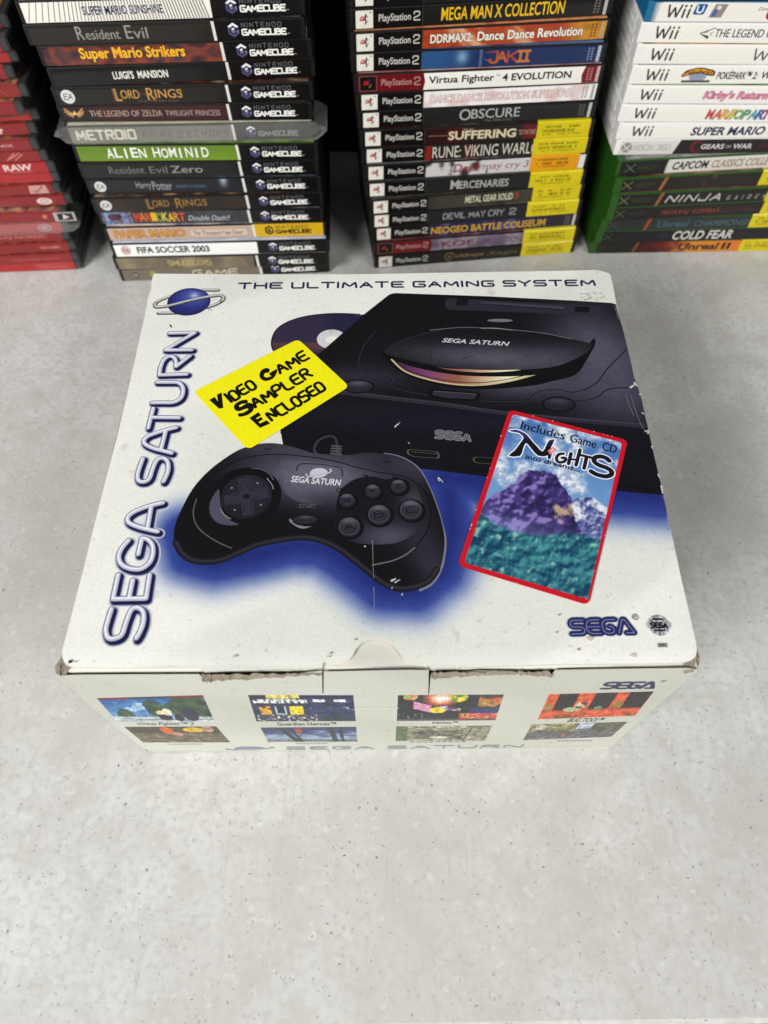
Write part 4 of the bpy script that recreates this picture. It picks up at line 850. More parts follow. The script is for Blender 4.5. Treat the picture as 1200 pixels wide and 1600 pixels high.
# ---- red framed picture card
pk = Sheet(over(ls.h + .08)); pk.dh = .004
KC = [(70.8,146.1),(131.7,125.2),(96.4,30.4),(37.2,51.0)]
KO = rounded(KC, 3.0)
pk.fill(KO, (196, 22, 38))
def inset(q, d):
    c = sum((Vector(p) for p in q), Vector((0, 0))) / 4; o = []
    for i in range(4):
        a_, b_, c_ = Vector(q[i - 1]), Vector(q[i]), Vector(q[(i + 1) % 4]); o.append(tuple(b_ + (a_ - b_).normalized() * d + (c_ - b_).normalized() * d))
    return o
KI = inset(KC, 2.6)
ka, kx, ky = Vector(KI[0]), Vector(KI[1]) - Vector(KI[0]), Vector(KI[3]) - Vector(KI[0])
km = Matrix(((kx.x, ky.x), (kx.y, ky.y))).inverted()
def relief(x, y, s, seed, e=.10):
    """light on rough ground: slope of a noise height towards the upper left"""
    return (fbm(x * 10 + e, y * 14 + e, s, seed) - fbm(x * 10, y * 14, s, seed)) / e * s * .42
def scene(x, y):
    n = fbm(x * 10, y * 14, 3.4, 2); n2 = fbm(x * 10, y * 14, .9, 7); n3 = fbm(x * 10, y * 14, .5, 9)
    c = lerp((74, 116, 178), (112, 154, 200), ss(0, .5, y))
    cl = ss(-.25, .75, n + .5 * n2 + .22 * n3 + .30 * ss(.28, .0, y) + .45 * math.exp(-((y - .34 - .1 * (x - .3)) / .07) ** 2) * ss(.75, .3, x))
    c = lerp(c, lerp((160, 176, 204), (234, 236, 240), ss(-.9, .9, -relief(x, y, 1.0, 7) + n3)), cl * ss(.68, .38, y))
    rid = .40 + .34 * abs(x - .86) + .02 * n2 + .01 * n3 if x > .5 else .62 - .20 * x + .02 * n2
    if y > rid and y < .85:
        r_ = relief(x, y, .55, 15); g = lerp((58, 66, 122), (112, 122, 176), ss(-.8, .8, -r_)); snow = ss(-.5, .9, n2 + .6 * n3 - r_ * .4 + .55 - 3.4 * (y - rid)) * (1 if x > .45 else .25)
        c = lerp(c, lerp(g, (224, 228, 238), snow), ss(0, .012, y - rid))
    px_ = x - .42 - .05 * nz(y * 10, 1, 1.5, 4); crag = .335 + 1.3 * max(0, abs(px_) - .12) ** 1.2 + .02 * n2 + .012 * n3
    if y > crag and y < .9:
        r_ = relief(x, y, 1.5, 21) * .8 + relief(x, y, .7, 23) * .35; k_ = ss(-1.1, 1.1, -r_ - px_ * 1.6)
        g = lerp(lerp((38, 30, 74), (92, 76, 150), k_), (150, 132, 196), ss(.72, 1.0, k_) * .8)
        g = lerp(g, (220, 190, 150), .8 * ss(.0, .8, n2 + .5 * n3 + .5 - abs(y - .55) * 7 - abs(x - .66) * 3.2))
        c = lerp(c, g, ss(0, .012, y - crag))
    c = lerp(c, (146, 168, 208), .35 * ss(.58, .76, y) * ss(.92, .76, y))
    sea = .72 - .10 * abs(x - .5) + .04 * math.sin(x * 5.0 + .6) + .012 * n2
    if y > sea:
        r_ = relief(x, y, 1.1, 31) * .7 + relief(x, y, .5, 33) * .35; g = lerp((18, 62, 92), (74, 148, 152), ss(-1.2, 1.2, -r_ + n * .6)); g = lerp(g, (176, 214, 190), ss(.35, .9, n3 - .3 * r_) * .7)
        c = lerp(c, g, ss(0, .02, y - sea))
    return c
GW, GH = 110, 150
Vp = []; Cp = []
for j_ in range(GH + 1):
    for i_ in range(GW + 1):
        x, y = i_ / GW, j_ / GH; q_ = ka + kx * x + ky * y; Vp.append(tuple(q_)); Cp.append(L(np.clip(scene(x, y), 0, 255)))
pk.tris(Vp, [(j_ * (GW + 1) + i_, (j_ + 1) * (GW + 1) + i_, (j_ + 1) * (GW + 1) + i_ + 1, j_ * (GW + 1) + i_ + 1) for j_ in range(GH) for i_ in range(GW)], Cp)
KR = rounded(KI, 1.8, seg=5)
for k_ in range(4): pk.fill([tuple(Vector(KI[k_]) + (Vector(KI[k_]) - sum((Vector(p) for p in KI), Vector((0, 0))) / 4).normalized() * .2)] + KR[k_ * 6:k_ * 6 + 6], (196, 22, 38))
f_ = along(KI[0], KI[1]); kw, kh = kx.length, ky.length
for wd, a_, w_ in (('Includes', .10, .40), ('Game', .55, .235), ('CD', .84, .125)):
    for o_ in (0, .22): pk.text(wd, kw * a_ + o_, -kh * .087, kw * w_, 5.6, (26, 24, 30), .0, frame=f_)
NG = [spline([(69.3,131.5),(71.6,132.1),(73.8,132.0),(77.4,129.9),(79.1,127.7),(80.9,124.4),(82.8,121.4),(85.5,117.7),(87.9,121.6),(89.9,125.0),(92.8,125.5),(90.4,120.6),(88.4,115.3),(83.0,115.0),(79.8,119.7),(77.5,123.4),(75.5,119.5),(73.5,114.9),(67.5,114.9),(71.0,118.5),(74.5,123.4),(76.6,126.9),(74.4,129.9),(71.7,130.5)], True, 2)]
NS = [([(89.4,116.3),(88.5,113.7)], 1.7), (spline([(96.3,116.4),(94.1,116.0),(92.4,113.9),(92.5,111.5),(94.3,110.8),(96.5,111.8),(97.0,113.5),(95.2,113.7)]), 1.7), ([(100.3,116.6),(98.1,109.9)], 1.9), ([(105.4,118.9),(101.8,109.0)], 1.9), ([(99.0,112.9),(103.4,112.4)], 1.3), ([(105.4,115.4),(110.8,113.7)], 1.7), ([(108.2,114.4),(105.7,107.1)], 2.0), (spline([(119.5,111.8),(117.9,113.7),(115.0,114.6),(112.3,113.7),(111.7,111.4),(113.6,109.1),(117.4,107.3),(119.5,105.2),(118.9,103.0),(115.9,102.0),(111.6,103.2),(109.0,105.2)]), 2.7)]
pk.stroke([p + [p[0]] for p in NG], 1.2, (240, 242, 248))
for l_, w_ in NS: pk.stroke(l_, w_ + 1.2, (240, 242, 248))
nx0, nx1 = NG[0][0][0], NG[0][20][0]
pk.fill(NG[0], None, 1.0, lambda P: np.array([L(lerp((20, 18, 26), (58, 54, 128), ss(-3, 6, v - (NG[0][0][1] - .22 * (u - NG[0][0][0])) + 4))) for u, v in P]))
for l_, w_ in NS: pk.stroke(l_, w_, (24, 20, 34))
pk.fill([(88.2,118.2),(91.1,120.6),(92.9,118.9),(89.3,115.6)], (216, 120, 120)); pk.fill([(89.7,118.3),(91.0,119.9),(91.9,118.9),(90.0,117.0)], (240, 190, 180))
idl = [(76.2,113.7),(103.3,105.2)]; pk.text('into dreams...', 0, -.6, (Vector(idl[1]) - Vector(idl[0])).length, 3.0, (30, 30, 52), .02, frame=along(*idl))
tmq = [(119.6,109.9),(121.3,109.5)]; pk.text('TM', 0, 0, 2.0, 1.0, (40, 40, 70), frame=along(*tmq))
# chipped rim
rnd = random.Random(9)
for k_ in range(16):
    e_ = rnd.randrange(4); p = lerp(KC[e_], KC[(e_ + 1) % 4], rnd.uniform(.1, .9)); c0 = sum((Vector(x) for x in KC), Vector((0, 0))) / 4; p = lerp(p, tuple(c0), .006)
    pk.fill(ellipse(p, rnd.uniform(.2, .45), rnd.uniform(.15, .4), n=7), (226, 200, 196))
link('picture_card', pk.mesh('picture_card'), root, M_STICK)['label'] = 'red framed picture card with sky, crag and lake on the box lid'

# ================================================================== stacks of game cases
# every case: local x along the spine, y into the stack, z up; spine faces -y
PLATE = {}
def shell(w, d, t, m, key, lip=True):
    if key in PLATE: return PLATE[key]
    bm = bmesh.new(); bmesh.ops.create_cube(bm, size=1)
    for v in bm.verts: v.co = Vector((v.co.x * w * MM, (v.co.y + .5) * d * MM, (v.co.z + .5) * t * MM))
    bmesh.ops.bevel(bm, geom=list(bm.edges), offset=.0011, segments=2, affect='EDGES', profile=.6)
    # recessed hinge grooves at both ends of the spine and the split line of the two halves
    def bar(x0, x1, y0, y1, z0, z1):
        r = bmesh.ops.create_cube(bm, size=1)['verts']
        for v in r: v.co = Vector(((x0 + (v.co.x + .5) * (x1 - x0)) * MM, (y0 + (v.co.y + .5) * (y1 - y0)) * MM, (z0 + (v.co.z + .5) * (z1 - z0)) * MM))
    if lip:
        for s_ in (-1, 1):
            a_ = s_ * (w / 2)
            bar(min(a_, a_ + s_ * .35), max(a_, a_ + s_ * .35), 14, d - 12, t * .56, t - 1.3)
            bar(min(a_, a_ + s_ * .35), max(a_, a_ + s_ * .35), 14, d - 12, 1.3, t * .44)
    me = bpy.data.meshes.new('case_shell'); bm.to_mesh(me); bm.free(); me.materials.append(m)
    for p in me.polygons: p.use_smooth = False
    PLATE[key] = me; return me

def sleeve(parent, w, d, t, spine, cover, art=None, inset=3.0, name='printed_sleeve', fine=False, u0=None, u1=None, rr=1.8):
    """paper sleeve: spine face, rounded upper edge, cover; spine(u,v)->srgb, cover(u,y)->srgb; art(sheet)"""
    u0 = inset if u0 is None else u0; u1 = (w - inset) if u1 is None else u1
    zt = t + .12; V = []; F = []; C = []
    prof = [(-.12, .5)] + ([(-.12, x) for x in np.linspace(.5, t - rr, 9 if fine else 3)[1:]]) 
    prof += [(-.12 + rr - rr * math.cos(R(a_)), zt - rr + rr * math.sin(R(a_))) for a_ in (30, 60, 90)]
    k1 = len(prof) - 1
    prof += [(y, zt) for y in (3, 5, 8, 12, 18, 30, d - 3)]
    us = np.linspace(u0, u1, int((u1 - u0) / (1.6 if fine else 6)) + 1)
    for j, (y, z) in enumerate(prof):
        for u in us:
            V.append(((u - w / 2) * MM, y * MM, z * MM))
            C.append((*L(np.clip(spine(u, z) if j < k1 - 1 else lerp(spine(u, t), cover(u, y * 3), .35 if j == k1 - 1 else .8 if j == k1 else 1), 0, 255)), 1))
    n = len(us)
    for j in range(len(prof) - 1):
        for i in range(n - 1): F.append((j * n + i, j * n + i + 1, (j + 1) * n + i + 1, (j + 1) * n + i))
    sh = Sheet(lambda u, v, h: ((u - w / 2) * MM, (-.12 - h) * MM, v * MM)); sh.dh = .006
    sh.V = V; sh.F = F; sh.C = [np.array(C)[:, :3]]
    if art: art(sh)
    me = sh.mesh(name)
    for p in me.polygons[:len(F)]: p.use_smooth = True
    return link(name, me, parent, M_SLEEVE)

def solid(c): return lambda u, v: c
def split(items):
    """spine made of bands: [(u_end, colour or fn), ...]"""
    def f(u, v):
        for e, c in items:
            if u <= e: return c(u, v) if callable(c) else c
        return items[-1][1](u, v) if callable(items[-1][1]) else items[-1][1]
    return f
def patchy(cols, s, seed, vs=1.0):
    def f(u, v):
        n = .5 + .55 * fbm(u, v * vs, s, seed); return ramp([(i / (len(cols) - 1), c) for i, c in enumerate(cols)], min(1, max(0, n)))
    return f
def artcover(seed, cols): return patchy(cols, 14, seed)
def bands(s, items, t, v0=.6):
    """flat colour blocks laid on the spine, crisp edges"""
    for a_, b_, c in items: s.fill([(a_, v0), (b_, v0), (b_, t - 1.0), (a_, t - 1.0)], c)

DARKCOV = [(20, 20, 24), (52, 46, 44), (120, 104, 90), (30, 30, 36)]
def case(name, w, d, t, m, key, place, base_z, label, group, cat='game case', gap=.2):
    x, y, yaw = place
    o = empty(name, (x * MM, y * MM, (base_z + .2) * MM), R(yaw)); tag(o, label, cat, group)
    link('case_shell', shell(w, d, t, m, key), o); return o
ORD = ['lowest', 'second', 'third', 'fourth', 'fifth', 'sixth', 'seventh', 'eighth', 'ninth', 'tenth', 'eleventh', 'twelfth', 'thirteenth', 'fourteenth', 'fifteenth', 'sixteenth', 'seventeenth', 'eighteenth', 'nineteenth', 'topmost']
def where(i, n, stack): return ('lowest' if i == 0 else 'topmost' if i == n - 1 else ORD[i] + ' up') + ' in ' + stack

# ---------------------------------------------------------------- first kind: small black cases with cube emblem
GC = [(-140.6,424.7,3.8),(-141.0,420.4,1.8),(-138.7,420.7,2.1),(-140.4,424.7,2.3),(-142.2,426.1,1.0),(-141.5,424.7,2.7),(-142.3,427.2,1.4),(-143.1,427.8,1.7),(-142.6,427.8,1.0),(-143.9,430.7,2.1),(-145.2,433.9,1.3),(-143.4,433.1,2.4),(-141.0,435.5,4.5),(-142.2,434.1,3.4),(-145.5,432.8,3.2),(-144.6,433.5,3.9)]
GC.append((-144.0, 434.5, 3.6))
def cube_mark(s, u, v, r, dark=False):
    hexa = lambda k, cx=u, cy=v: [(cx + k * r * math.sin(R(60 * i)) * .92, cy + k * r * math.cos(R(60 * i))) for i in range(6)]
    a_, b_, w_ = ((20, 18, 16), (30, 26, 22), (40, 36, 30)) if dark else ((84, 82, 118), (120, 118, 150), (226, 226, 230))
    s.fill(hexa(1), a_); H_ = hexa(1); I_ = hexa(.62)
    s.fill([H_[5], H_[0], H_[1], I_[1], I_[0], I_[5]], w_); s.fill([H_[1], H_[2], I_[2], I_[1]], b_)
    s.fill(I_, (14, 14, 16) if not dark else (196, 160, 26)); J = hexa(.40, u, v - .06 * r)
    s.fill(J, b_); s.fill([J[5], J[0], J[1], (u, v - .02 * r)], w_); s.fill([(u + r * .1, v - .1 * r), (u + r * .92, v + .1 * r), (u + r * .92, v + .34 * r), (u + r * .1, v + .14 * r)], (14, 14, 16) if not dark else (196, 160, 26))
def cube_logo(s, sub=(112, 112, 116), main=(232, 231, 226), dark=False, dv=0.0):
    cube_mark(s, 140.6, 7.0 + dv, 4.6, dark)
    s.letters('NINTENDO', 146.5, 8.7 + dv, 27, 2.8, .45, sub if not dark else (40, 34, 16), r=.25, gap=.75)
    s.letters('GAMECUBE', 146.5, 3.8 + dv, 30, 3.4, 1.0, main if not dark else (32, 28, 14), r=.22, gap=.2, wide=1.15)
    s.text('TM', 177.6, 3.8 + dv, 1.3, .6, main)
def ea_mark(s, u, v, r, c=(206, 206, 204), ink=(40, 40, 40)):
    s.fill(ellipse((u, v), r, r), c); s.letters('EA', u - r * .62, v - r * .4, r * 1.2, r * .8, .55, ink, r=.1, gap=.1, shear=.25)
def gc_white(s):
    u = -2.0
    while u < 130:
        sl = 5.2 * (1 - u / 62.0) if u < 62 else -3.4 * (u - 62) / 64.0
        a_, b_ = (u - sl * .5, .8), (u + sl * .5, 12.4)
        if a_[0] > 3.2 and b_[0] < 126.6 and b_[0] > 3.2 and a_[0] < 126.6: s.stroke([a_, b_], .5, (92, 88, 86), caps=False)
        u += 2.0 + 2.6 * ss(50, 0, u)
    s.text('SUPER MARIO SUNSHINE', 42, 4.2, 53, 5.6, (26, 34, 92), .025, outline=(226, 223, 216), ow=.055)
def wing(s):
    u, v = 12.0, 6.6
    for sx_ in (-1, 1):
        for k_, (a_, l_) in enumerate(((38, 8.5), (18, 7.2), (-4, 5.8), (-28, 4.6), (-55, 3.8))):
            s.stroke([(u + sx_ * 1.6, v), (u + sx_ * l_ * math.cos(R(a_)), v + l_ * .72 * math.sin(R(a_)))], .9, (206, 160, 106), taper=(.5, 1))
    s.fill([(u, v + 2.6), (u - 2.2, v - .8), (u + 2.2, v - .8)], (214, 176, 120))
def gc_divider(s): s.fill([(126.6, .6), (128.6, .6), (128.0, 12.8), (126.0, 12.8)], (216, 214, 208))
def serif(s, body, u, v, w, h, wt, col, shear=0.0, wide=1.0, gap=.4):
    s.letters(body, u, v, w, h, wt, col, r=.45, serif=.2, gap=gap, shear=shear, wide=wide)
def roman(s, body, u, v, w, h, col, b_=.0):
    """thin roman lettering: hairline plus a heavier shadow stroke"""
    s.text(body, u, v, w, h, col, b_); s.text(body, u + .18, v, w, h, col, b_ - .004 if b_ else 0)
def lotr(s, dim=1.0, sub=True):
    c = tuple(x * dim for x in (190, 146, 82)); roman(s, 'L', 45, 3.0, 4.0, 8.8, c); roman(s, 'ORD', 49, 4.4, 13.5, 6.2, c)
    s.text('OF THE', 63, 6.2, 4.4, 2.2, tuple(.6 * x for x in c)); roman(s, 'R', 68, 3.0, 5.6, 8.8, c); roman(s, 'INGS', 74, 4.4, 19.5, 6.2, c)
    s.stroke([(44.2, 3.2), (44.2, 12.0)], .3, c); s.stroke([(44.6, 3.0), (49, 3.0)], .35, c); s.stroke([(93, 4.6), (93, 9.8)], .5, c)
    if sub: s.text('THE THIRD AGE', 60, 1.7, 30, 1.5, (110, 92, 62))
BK = (17, 16, 17)
gc_specs = [
 ('grey brown case with worn metallic spine', solid((120, 112, 100)), lambda s: (ea_mark(s, 14, 6.5, 3.4, (92, 84, 78), (160, 154, 146)), s.fill(ellipse((30, 7), 3, 4), (150, 146, 86)), s.letters('GAME', 66, 3, 40, 6, 1.2, (196, 188, 168), r=.3), bands(s, [(127, 187, BK)], 14), gc_divider(s), cube_logo(s)), [(150, 140, 120), (190, 176, 150)]),
 ('olive grey case with a pale smeared title', patchy([(96, 88, 76), (120, 110, 94), (146, 134, 108)], 22, 4), lambda s: (s.letters('SMUGGLERS', 48, 4, 38, 5, .9, (176, 158, 110)), bands(s, [(124, 187, BK)], 14), s.fill([(120, .6), (124.5, .6), (123, 12.6), (114, 12.6)], (110, 102, 88)), gc_divider(s), cube_logo(s)), [(190, 170, 60), (120, 80, 40), (210, 190, 150)]),
 ('black case with white spine and heavy black title', solid((230, 230, 228)), lambda s: (s.fill(ellipse((12.5, 7), 4.2, 4.6), (206, 198, 196)), s.stroke(ellipse((12.5, 7), 3.6, 3.9), .6, (170, 110, 106), closed=True), s.letters('EA', 10.5, 5.2, 4, 3.6, .7, (170, 60, 60), r=.1), s.text('FIFA SOCCER 2003', 22, 3.4, 63, 7.0, (40, 40, 42), .035), bands(s, [(127, 187, BK)], 14), cube_logo(s)), [(226, 226, 226), (160, 170, 190), (230, 230, 230)]),
 ('black case with pinkish tan spine and yellow end', solid((186, 164, 150)), lambda s: ([s.text('PAPER MARIO', 8, 3, 60, 7.4, (206, 160, 62), .01, outline=(130, 62, 50), ow=.045)], s.fill(rounded([(73, 3.0), (73, 9.0), (121, 9.0), (121, 3.0)], 1), (206, 188, 176)), s.text('The Thousand-Year Door', 75, 4.0, 43, 4.0, (90, 64, 60), .01), bands(s, [(127, 187.0, (206, 170, 30))], 14.4), gc_divider(s), cube_logo(s, dark=True)), [(196, 170, 150), (230, 220, 210), (90, 80, 130)]),
 ('black case with grey spine, blue picture end and orange title', split([(28, patchy([(60, 100, 150), (130, 170, 200), (96, 60, 80), (150, 180, 210)], 6, 8)), (200, patchy([(56, 58, 62), (84, 86, 92)], 16, 2))]), lambda s: (s.fill(ellipse((14, 7), 6, 3.4), (96, 56, 70)), s.fill(ellipse((17, 8), 3, 2.4), (60, 44, 60)), [s.text(ch, 30 + 4.75 * k_, 2.4 + .5 * (k_ % 2), 4.9, 8.2, c, .02, outline=(70, 50, 40), ow=.02) for k_, (ch, c) in enumerate(zip('MARIOKART', ((196, 66, 44), (206, 120, 40), (196, 90, 40), (214, 170, 40), (120, 160, 60), (206, 190, 50), (214, 180, 40), (210, 140, 40), (200, 84, 44))))], s.text('Double Dash!!', 75, 3.2, 36, 5.0, (176, 176, 180), .01, .4), bands(s, [(127, 187, BK)], 14), gc_divider(s), cube_logo(s)), [(120, 130, 160), (60, 60, 70), (230, 220, 210)]),
 ('black case with dim gold title and a round pale emblem', patchy([(40, 34, 30), (62, 52, 44)], 26, 6), lambda s: (ea_mark(s, 11, 7, 4.6), lotr(s, .8, False), bands(s, [(127, 187, BK)], 14), gc_divider(s), cube_logo(s)), [(120, 90, 60), (60, 44, 34), (190, 150, 110)]),
 ('black case with blue lit spine and tall grey title', lambda u, v: lerp((34, 36, 42), (176, 190, 206), .9 * math.exp(-((u - 111) / 3.0) ** 2) * ss(2, 12, v)), lambda s: (ea_mark(s, 11, 7, 4.6), s.text('Harry', 40, 3.6, 12, 7.4, (156, 158, 162)), s.text('Potter', 53, 3.6, 16, 7.4, (156, 158, 162)), s.text('PRISONER OF AZKABAN', 72, 5.2, 24, 2.6, (96, 112, 136)), bands(s, [(127, 187, BK)], 14), gc_divider(s), cube_logo(s)), [(40, 50, 70), (150, 160, 180), (20, 24, 30)]),
 ('black case with spaced out faint grey typewriter title', solid((34, 34, 35)), lambda s: (roman(s, 'Resident', 23, 4.0, 28, 6.0, (112, 110, 106)), roman(s, 'Evil', 55, 4.0, 14, 6.0, (112, 110, 106)), roman(s, 'Zero', 72, 4.0, 25, 6.0, (150, 148, 144)), bands(s, [(127, 187, BK)], 14), gc_divider(s), cube_logo(s)), [(190, 170, 130), (180, 70, 40), (60, 40, 34)]),
 ('black case with lime green spine and jagged white title', lambda u, v: lerp((114, 142, 42), (90, 120, 34), ss(3, 10, v) * .4 + .2 * nz(u, v, 20, 3)), lambda s: ([s.text(ch, 25 + 6.3 * k_ + (4.6 if k_ > 4 else 0) + (1.6 if ch == 'I' else 0), 2.6 + (.5 if k_ % 2 else 0), 5.6 if ch != 'I' else 1.6, 8.2, (226, 230, 214), .02, outline=(26, 40, 16), ow=.025) for k_, ch in enumerate('ALIENHOMINID')] and None, bands(s, [(127, 187, BK)], 14), gc_divider(s), cube_logo(s)), [(130, 160, 60), (80, 100, 40), (40, 60, 30)]),
 ('silver grey case in loose shrink wrap with block title', lambda u, v: lerp((150, 148, 136), (110, 108, 98), ss(2, 11, v) * .3 + .5 + .4 * nz(u, v, 30, 9)), lambda s: (s.letters('METROID', 8, 3.4, 44, 6.6, 1.9, (206, 204, 188), r=.12, gap=.45, outline=(70, 68, 56), ow=.9), s.letters('PRIME 2 ECHOES', 58, 4.2, 65, 4.2, .7, (96, 94, 84), r=.12, gap=.9), bands(s, [(127, 187, (52, 52, 50))], 14), gc_divider(s), cube_logo(s, (90, 90, 92), (140, 140, 138))), [(226, 222, 196), (190, 186, 160), (240, 238, 220)]),
 ('black case with dark maroon spine and gold wing crest', split([(30, (42, 30, 26)), (200, patchy([(58, 30, 30), (70, 36, 36)], 30, 3))]), lambda s: (wing(s), roman(s, 'THE LEGEND OF ZELDA', 23, 4.4, 54, 4.6, (172, 146, 138)), roman(s, 'TWILIGHT PRINCESS', 79.5, 4.4, 41, 4.2, (164, 138, 132)), bands(s, [(127, 187, BK)], 14), gc_divider(s), cube_logo(s)), [(70, 64, 60), (120, 116, 110), (40, 36, 34)]),
 ('black case with gold serif title and round white emblem', solid((38, 35, 32)), lambda s: (ea_mark(s, 10.5, 6.6, 5.0), lotr(s), bands(s, [(127, 187, BK)], 14), gc_divider(s), cube_logo(s)), [(150, 70, 40), (60, 40, 36), (190, 170, 140)]),
 ('plain black case with narrow white capital title', solid((32, 31, 30)), lambda s: (s.text("LUIGI'S  MANSION", 45, 4.0, 39, 5.4, (226, 224, 216), .025), bands(s, [(127, 187, BK)], 14), gc_divider(s), cube_logo(s)), [(40, 40, 44), (90, 96, 110), (24, 24, 28)]),
 ('black case with fiery purple spine and yellow title', patchy([(50, 34, 46), (84, 56, 58), (140, 70, 52), (60, 40, 50), (190, 120, 70)], 20, 5, 1.6), lambda s: (s.text('Super Mario Strikers', 28, 2.2, 73, 9.6, (232, 178, 44), .03, outline=(60, 26, 14), ow=.03), bands(s, [(127, 187, BK)], 14), gc_divider(s), cube_logo(s)), [(140, 130, 160), (220, 190, 170), (90, 70, 90)]),
 ('black case with thin grey gothic title', lambda u, v: lerp((44, 38, 34), (70, 54, 40), .5 * ss(5, 12, v) * (.5 + .5 * nz(u, v, 24, 4))), lambda s: (roman(s, 'R', 34, 3.2, 5, 8.4, (150, 146, 138)), roman(s, 'esident', 40, 3.2, 23, 6.2, (146, 142, 134)), roman(s, 'E', 67, 3.2, 4.6, 8.4, (150, 146, 138)), roman(s, 'vil', 72.4, 3.2, 9.6, 7.0, (146, 142, 134)), bands(s, [(127, 187, BK)], 14), gc_divider(s), cube_logo(s)), [(190, 186, 180), (40, 40, 44), (140, 130, 110)]),
 ('black case with white spine ribbed by slanting lines', solid((232, 228, 220)), lambda s: (gc_white(s), bands(s, [(127, 187, BK)], 14), cube_logo(s)), [(230, 228, 226), (200, 200, 206), (214, 150, 90)]),
 ('black case with slate blue spine cut by the photo top', patchy([(70, 92, 120), (96, 112, 136), (60, 76, 100)], 20, 3), lambda s: (bands(s, [(127, 187, BK)], 14), cube_logo(s)), [(60, 80, 120), (120, 130, 150)]),
]
for i, (desc, sp, art, cov) in enumerate(gc_specs):
    o = case('game_case', 190, 135, 13.7, M_BLACK, 'black', GC[i], i * 14, desc + ', ' + where(i, 17, 'second stack'), 'black game cases stacked left of centre')
    sleeve(o, 190, 135, 13.7, sp, artcover(i + 3, cov), art, fine=i not in (2, 7, 12, 15))
    if i == 9: WRAPPED = o

# ---------------------------------------------------------------- second kind: black cases with a white square mark
PS = [(89.9,447.8,6.9),(89.7,448.6,6.7),(88.2,450.7,6.9),(86.3,449.4,6.6),(85.4,450.1,7.4),(82.6,450.9,5.6),(81.7,453.1,5.8),(80.5,453.8,5.1),(79.5,454.2,5.0),(78.1,456.4,5.1),(77.1,456.4,5.3),(76.1,455.3,4.9),(74.3,456.8,4.6),(74.2,458.7,6.5),(73.9,461.6,7.1)]
PS.append((74.2, 461.0, 6.4))
def square_mark(s, red=False):
    if red: s.fill([(3.8, 1.2), (17, 1.2), (17, 12.2), (3.8, 12.2)], (120, 90, 86)); s.fill([(4.4, 1.7), (16.4, 1.7), (16.4, 11.7), (4.4, 11.7)], (26, 16, 18))
    else: s.fill([(4.2, 1.0), (16.4, 1.0), (16.4, 12.4), (4.2, 12.4)], (220, 217, 208))
    u, v = 10.2, 6.8
    s.stroke(spline([(u - 3.0, v - .6), (u - 2.2, v + 1.4), (u - .2, v + 1.5), (u + .6, v + .4), (u - .4, v - .5), (u - 2.6, v - .6)]), .75, (176, 40, 44)); s.fill([(u - 1.9, v - .1), (u + 1, v - .1), (u + .8, v + .8), (u - 1.8, v + .8)], (184, 44, 44))
    s.stroke([(u + .9, v + 3.2), (u + .9, v - 3.0)], .8, (40, 44, 60)); s.stroke([(u + 1.2, v - 2.8), (u + 2.4, v - .8)], .7, (150, 130, 60)); s.stroke([(u + 1.0, v + 3.1), (u + 2.2, v + 1.2)], .6, (40, 60, 110)); s.fill(ellipse((u + 4.4, v + 4.2), .55, .55, n=8), (60, 60, 60))
def ps_text(s, col=(196, 194, 188)):
    s.text('PlayStation', 20.4, 3.4, 22.8, 6.2, col, .012); s.letters('2', 45.4, 4.6, 4.2, 5.4, .8, col, r=.2, wide=1.1)
def code(s, c=(150, 148, 146), strip=(206, 204, 198), u=176):
    for k_ in range(2):
        for j in range(5): s.fill([(u + k_ * 2.6, 2.2 + j * 1.9), (u + k_ * 2.6 + 1.5, 2.2 + j * 1.9), (u + k_ * 2.6 + 1.5, 3.5 + j * 1.9), (u + k_ * 2.6, 3.5 + j * 1.9)], c)
    if strip:
        s.fill([(u + 7.2, 1.0), (u + 9.4, 1.0), (u + 9.4, 12.2), (u + 7.2, 12.2)], strip)
        for j in range(9): s.fill([(u + 7.6, 1.5 + j * 1.2), (u + 9.0, 1.5 + j * 1.2), (u + 9.0, 1.9 + j * 1.2), (u + 7.6, 1.9 + j * 1.2)], (120, 118, 116))
def ps_head(s, bg=(16, 15, 16), div=(70, 68, 66), red=False, e=51.4):
    if red: s.fill(rounded([(3, .6), (3, 12.7), (52, 12.7), (53.4, 6.5), (52, .6)], .3), (112, 24, 32))
    else: s.fill([(3, .6), (e, .6), (e, 12.7), (3, 12.7)], bg); s.fill([(e, .6), (e + .45, .6), (e + .45, 12.7), (e, 12.7)], div)
    square_mark(s, red); ps_text(s, (176, 140, 136) if red else (196, 194, 188))
BD = (17, 16, 17)
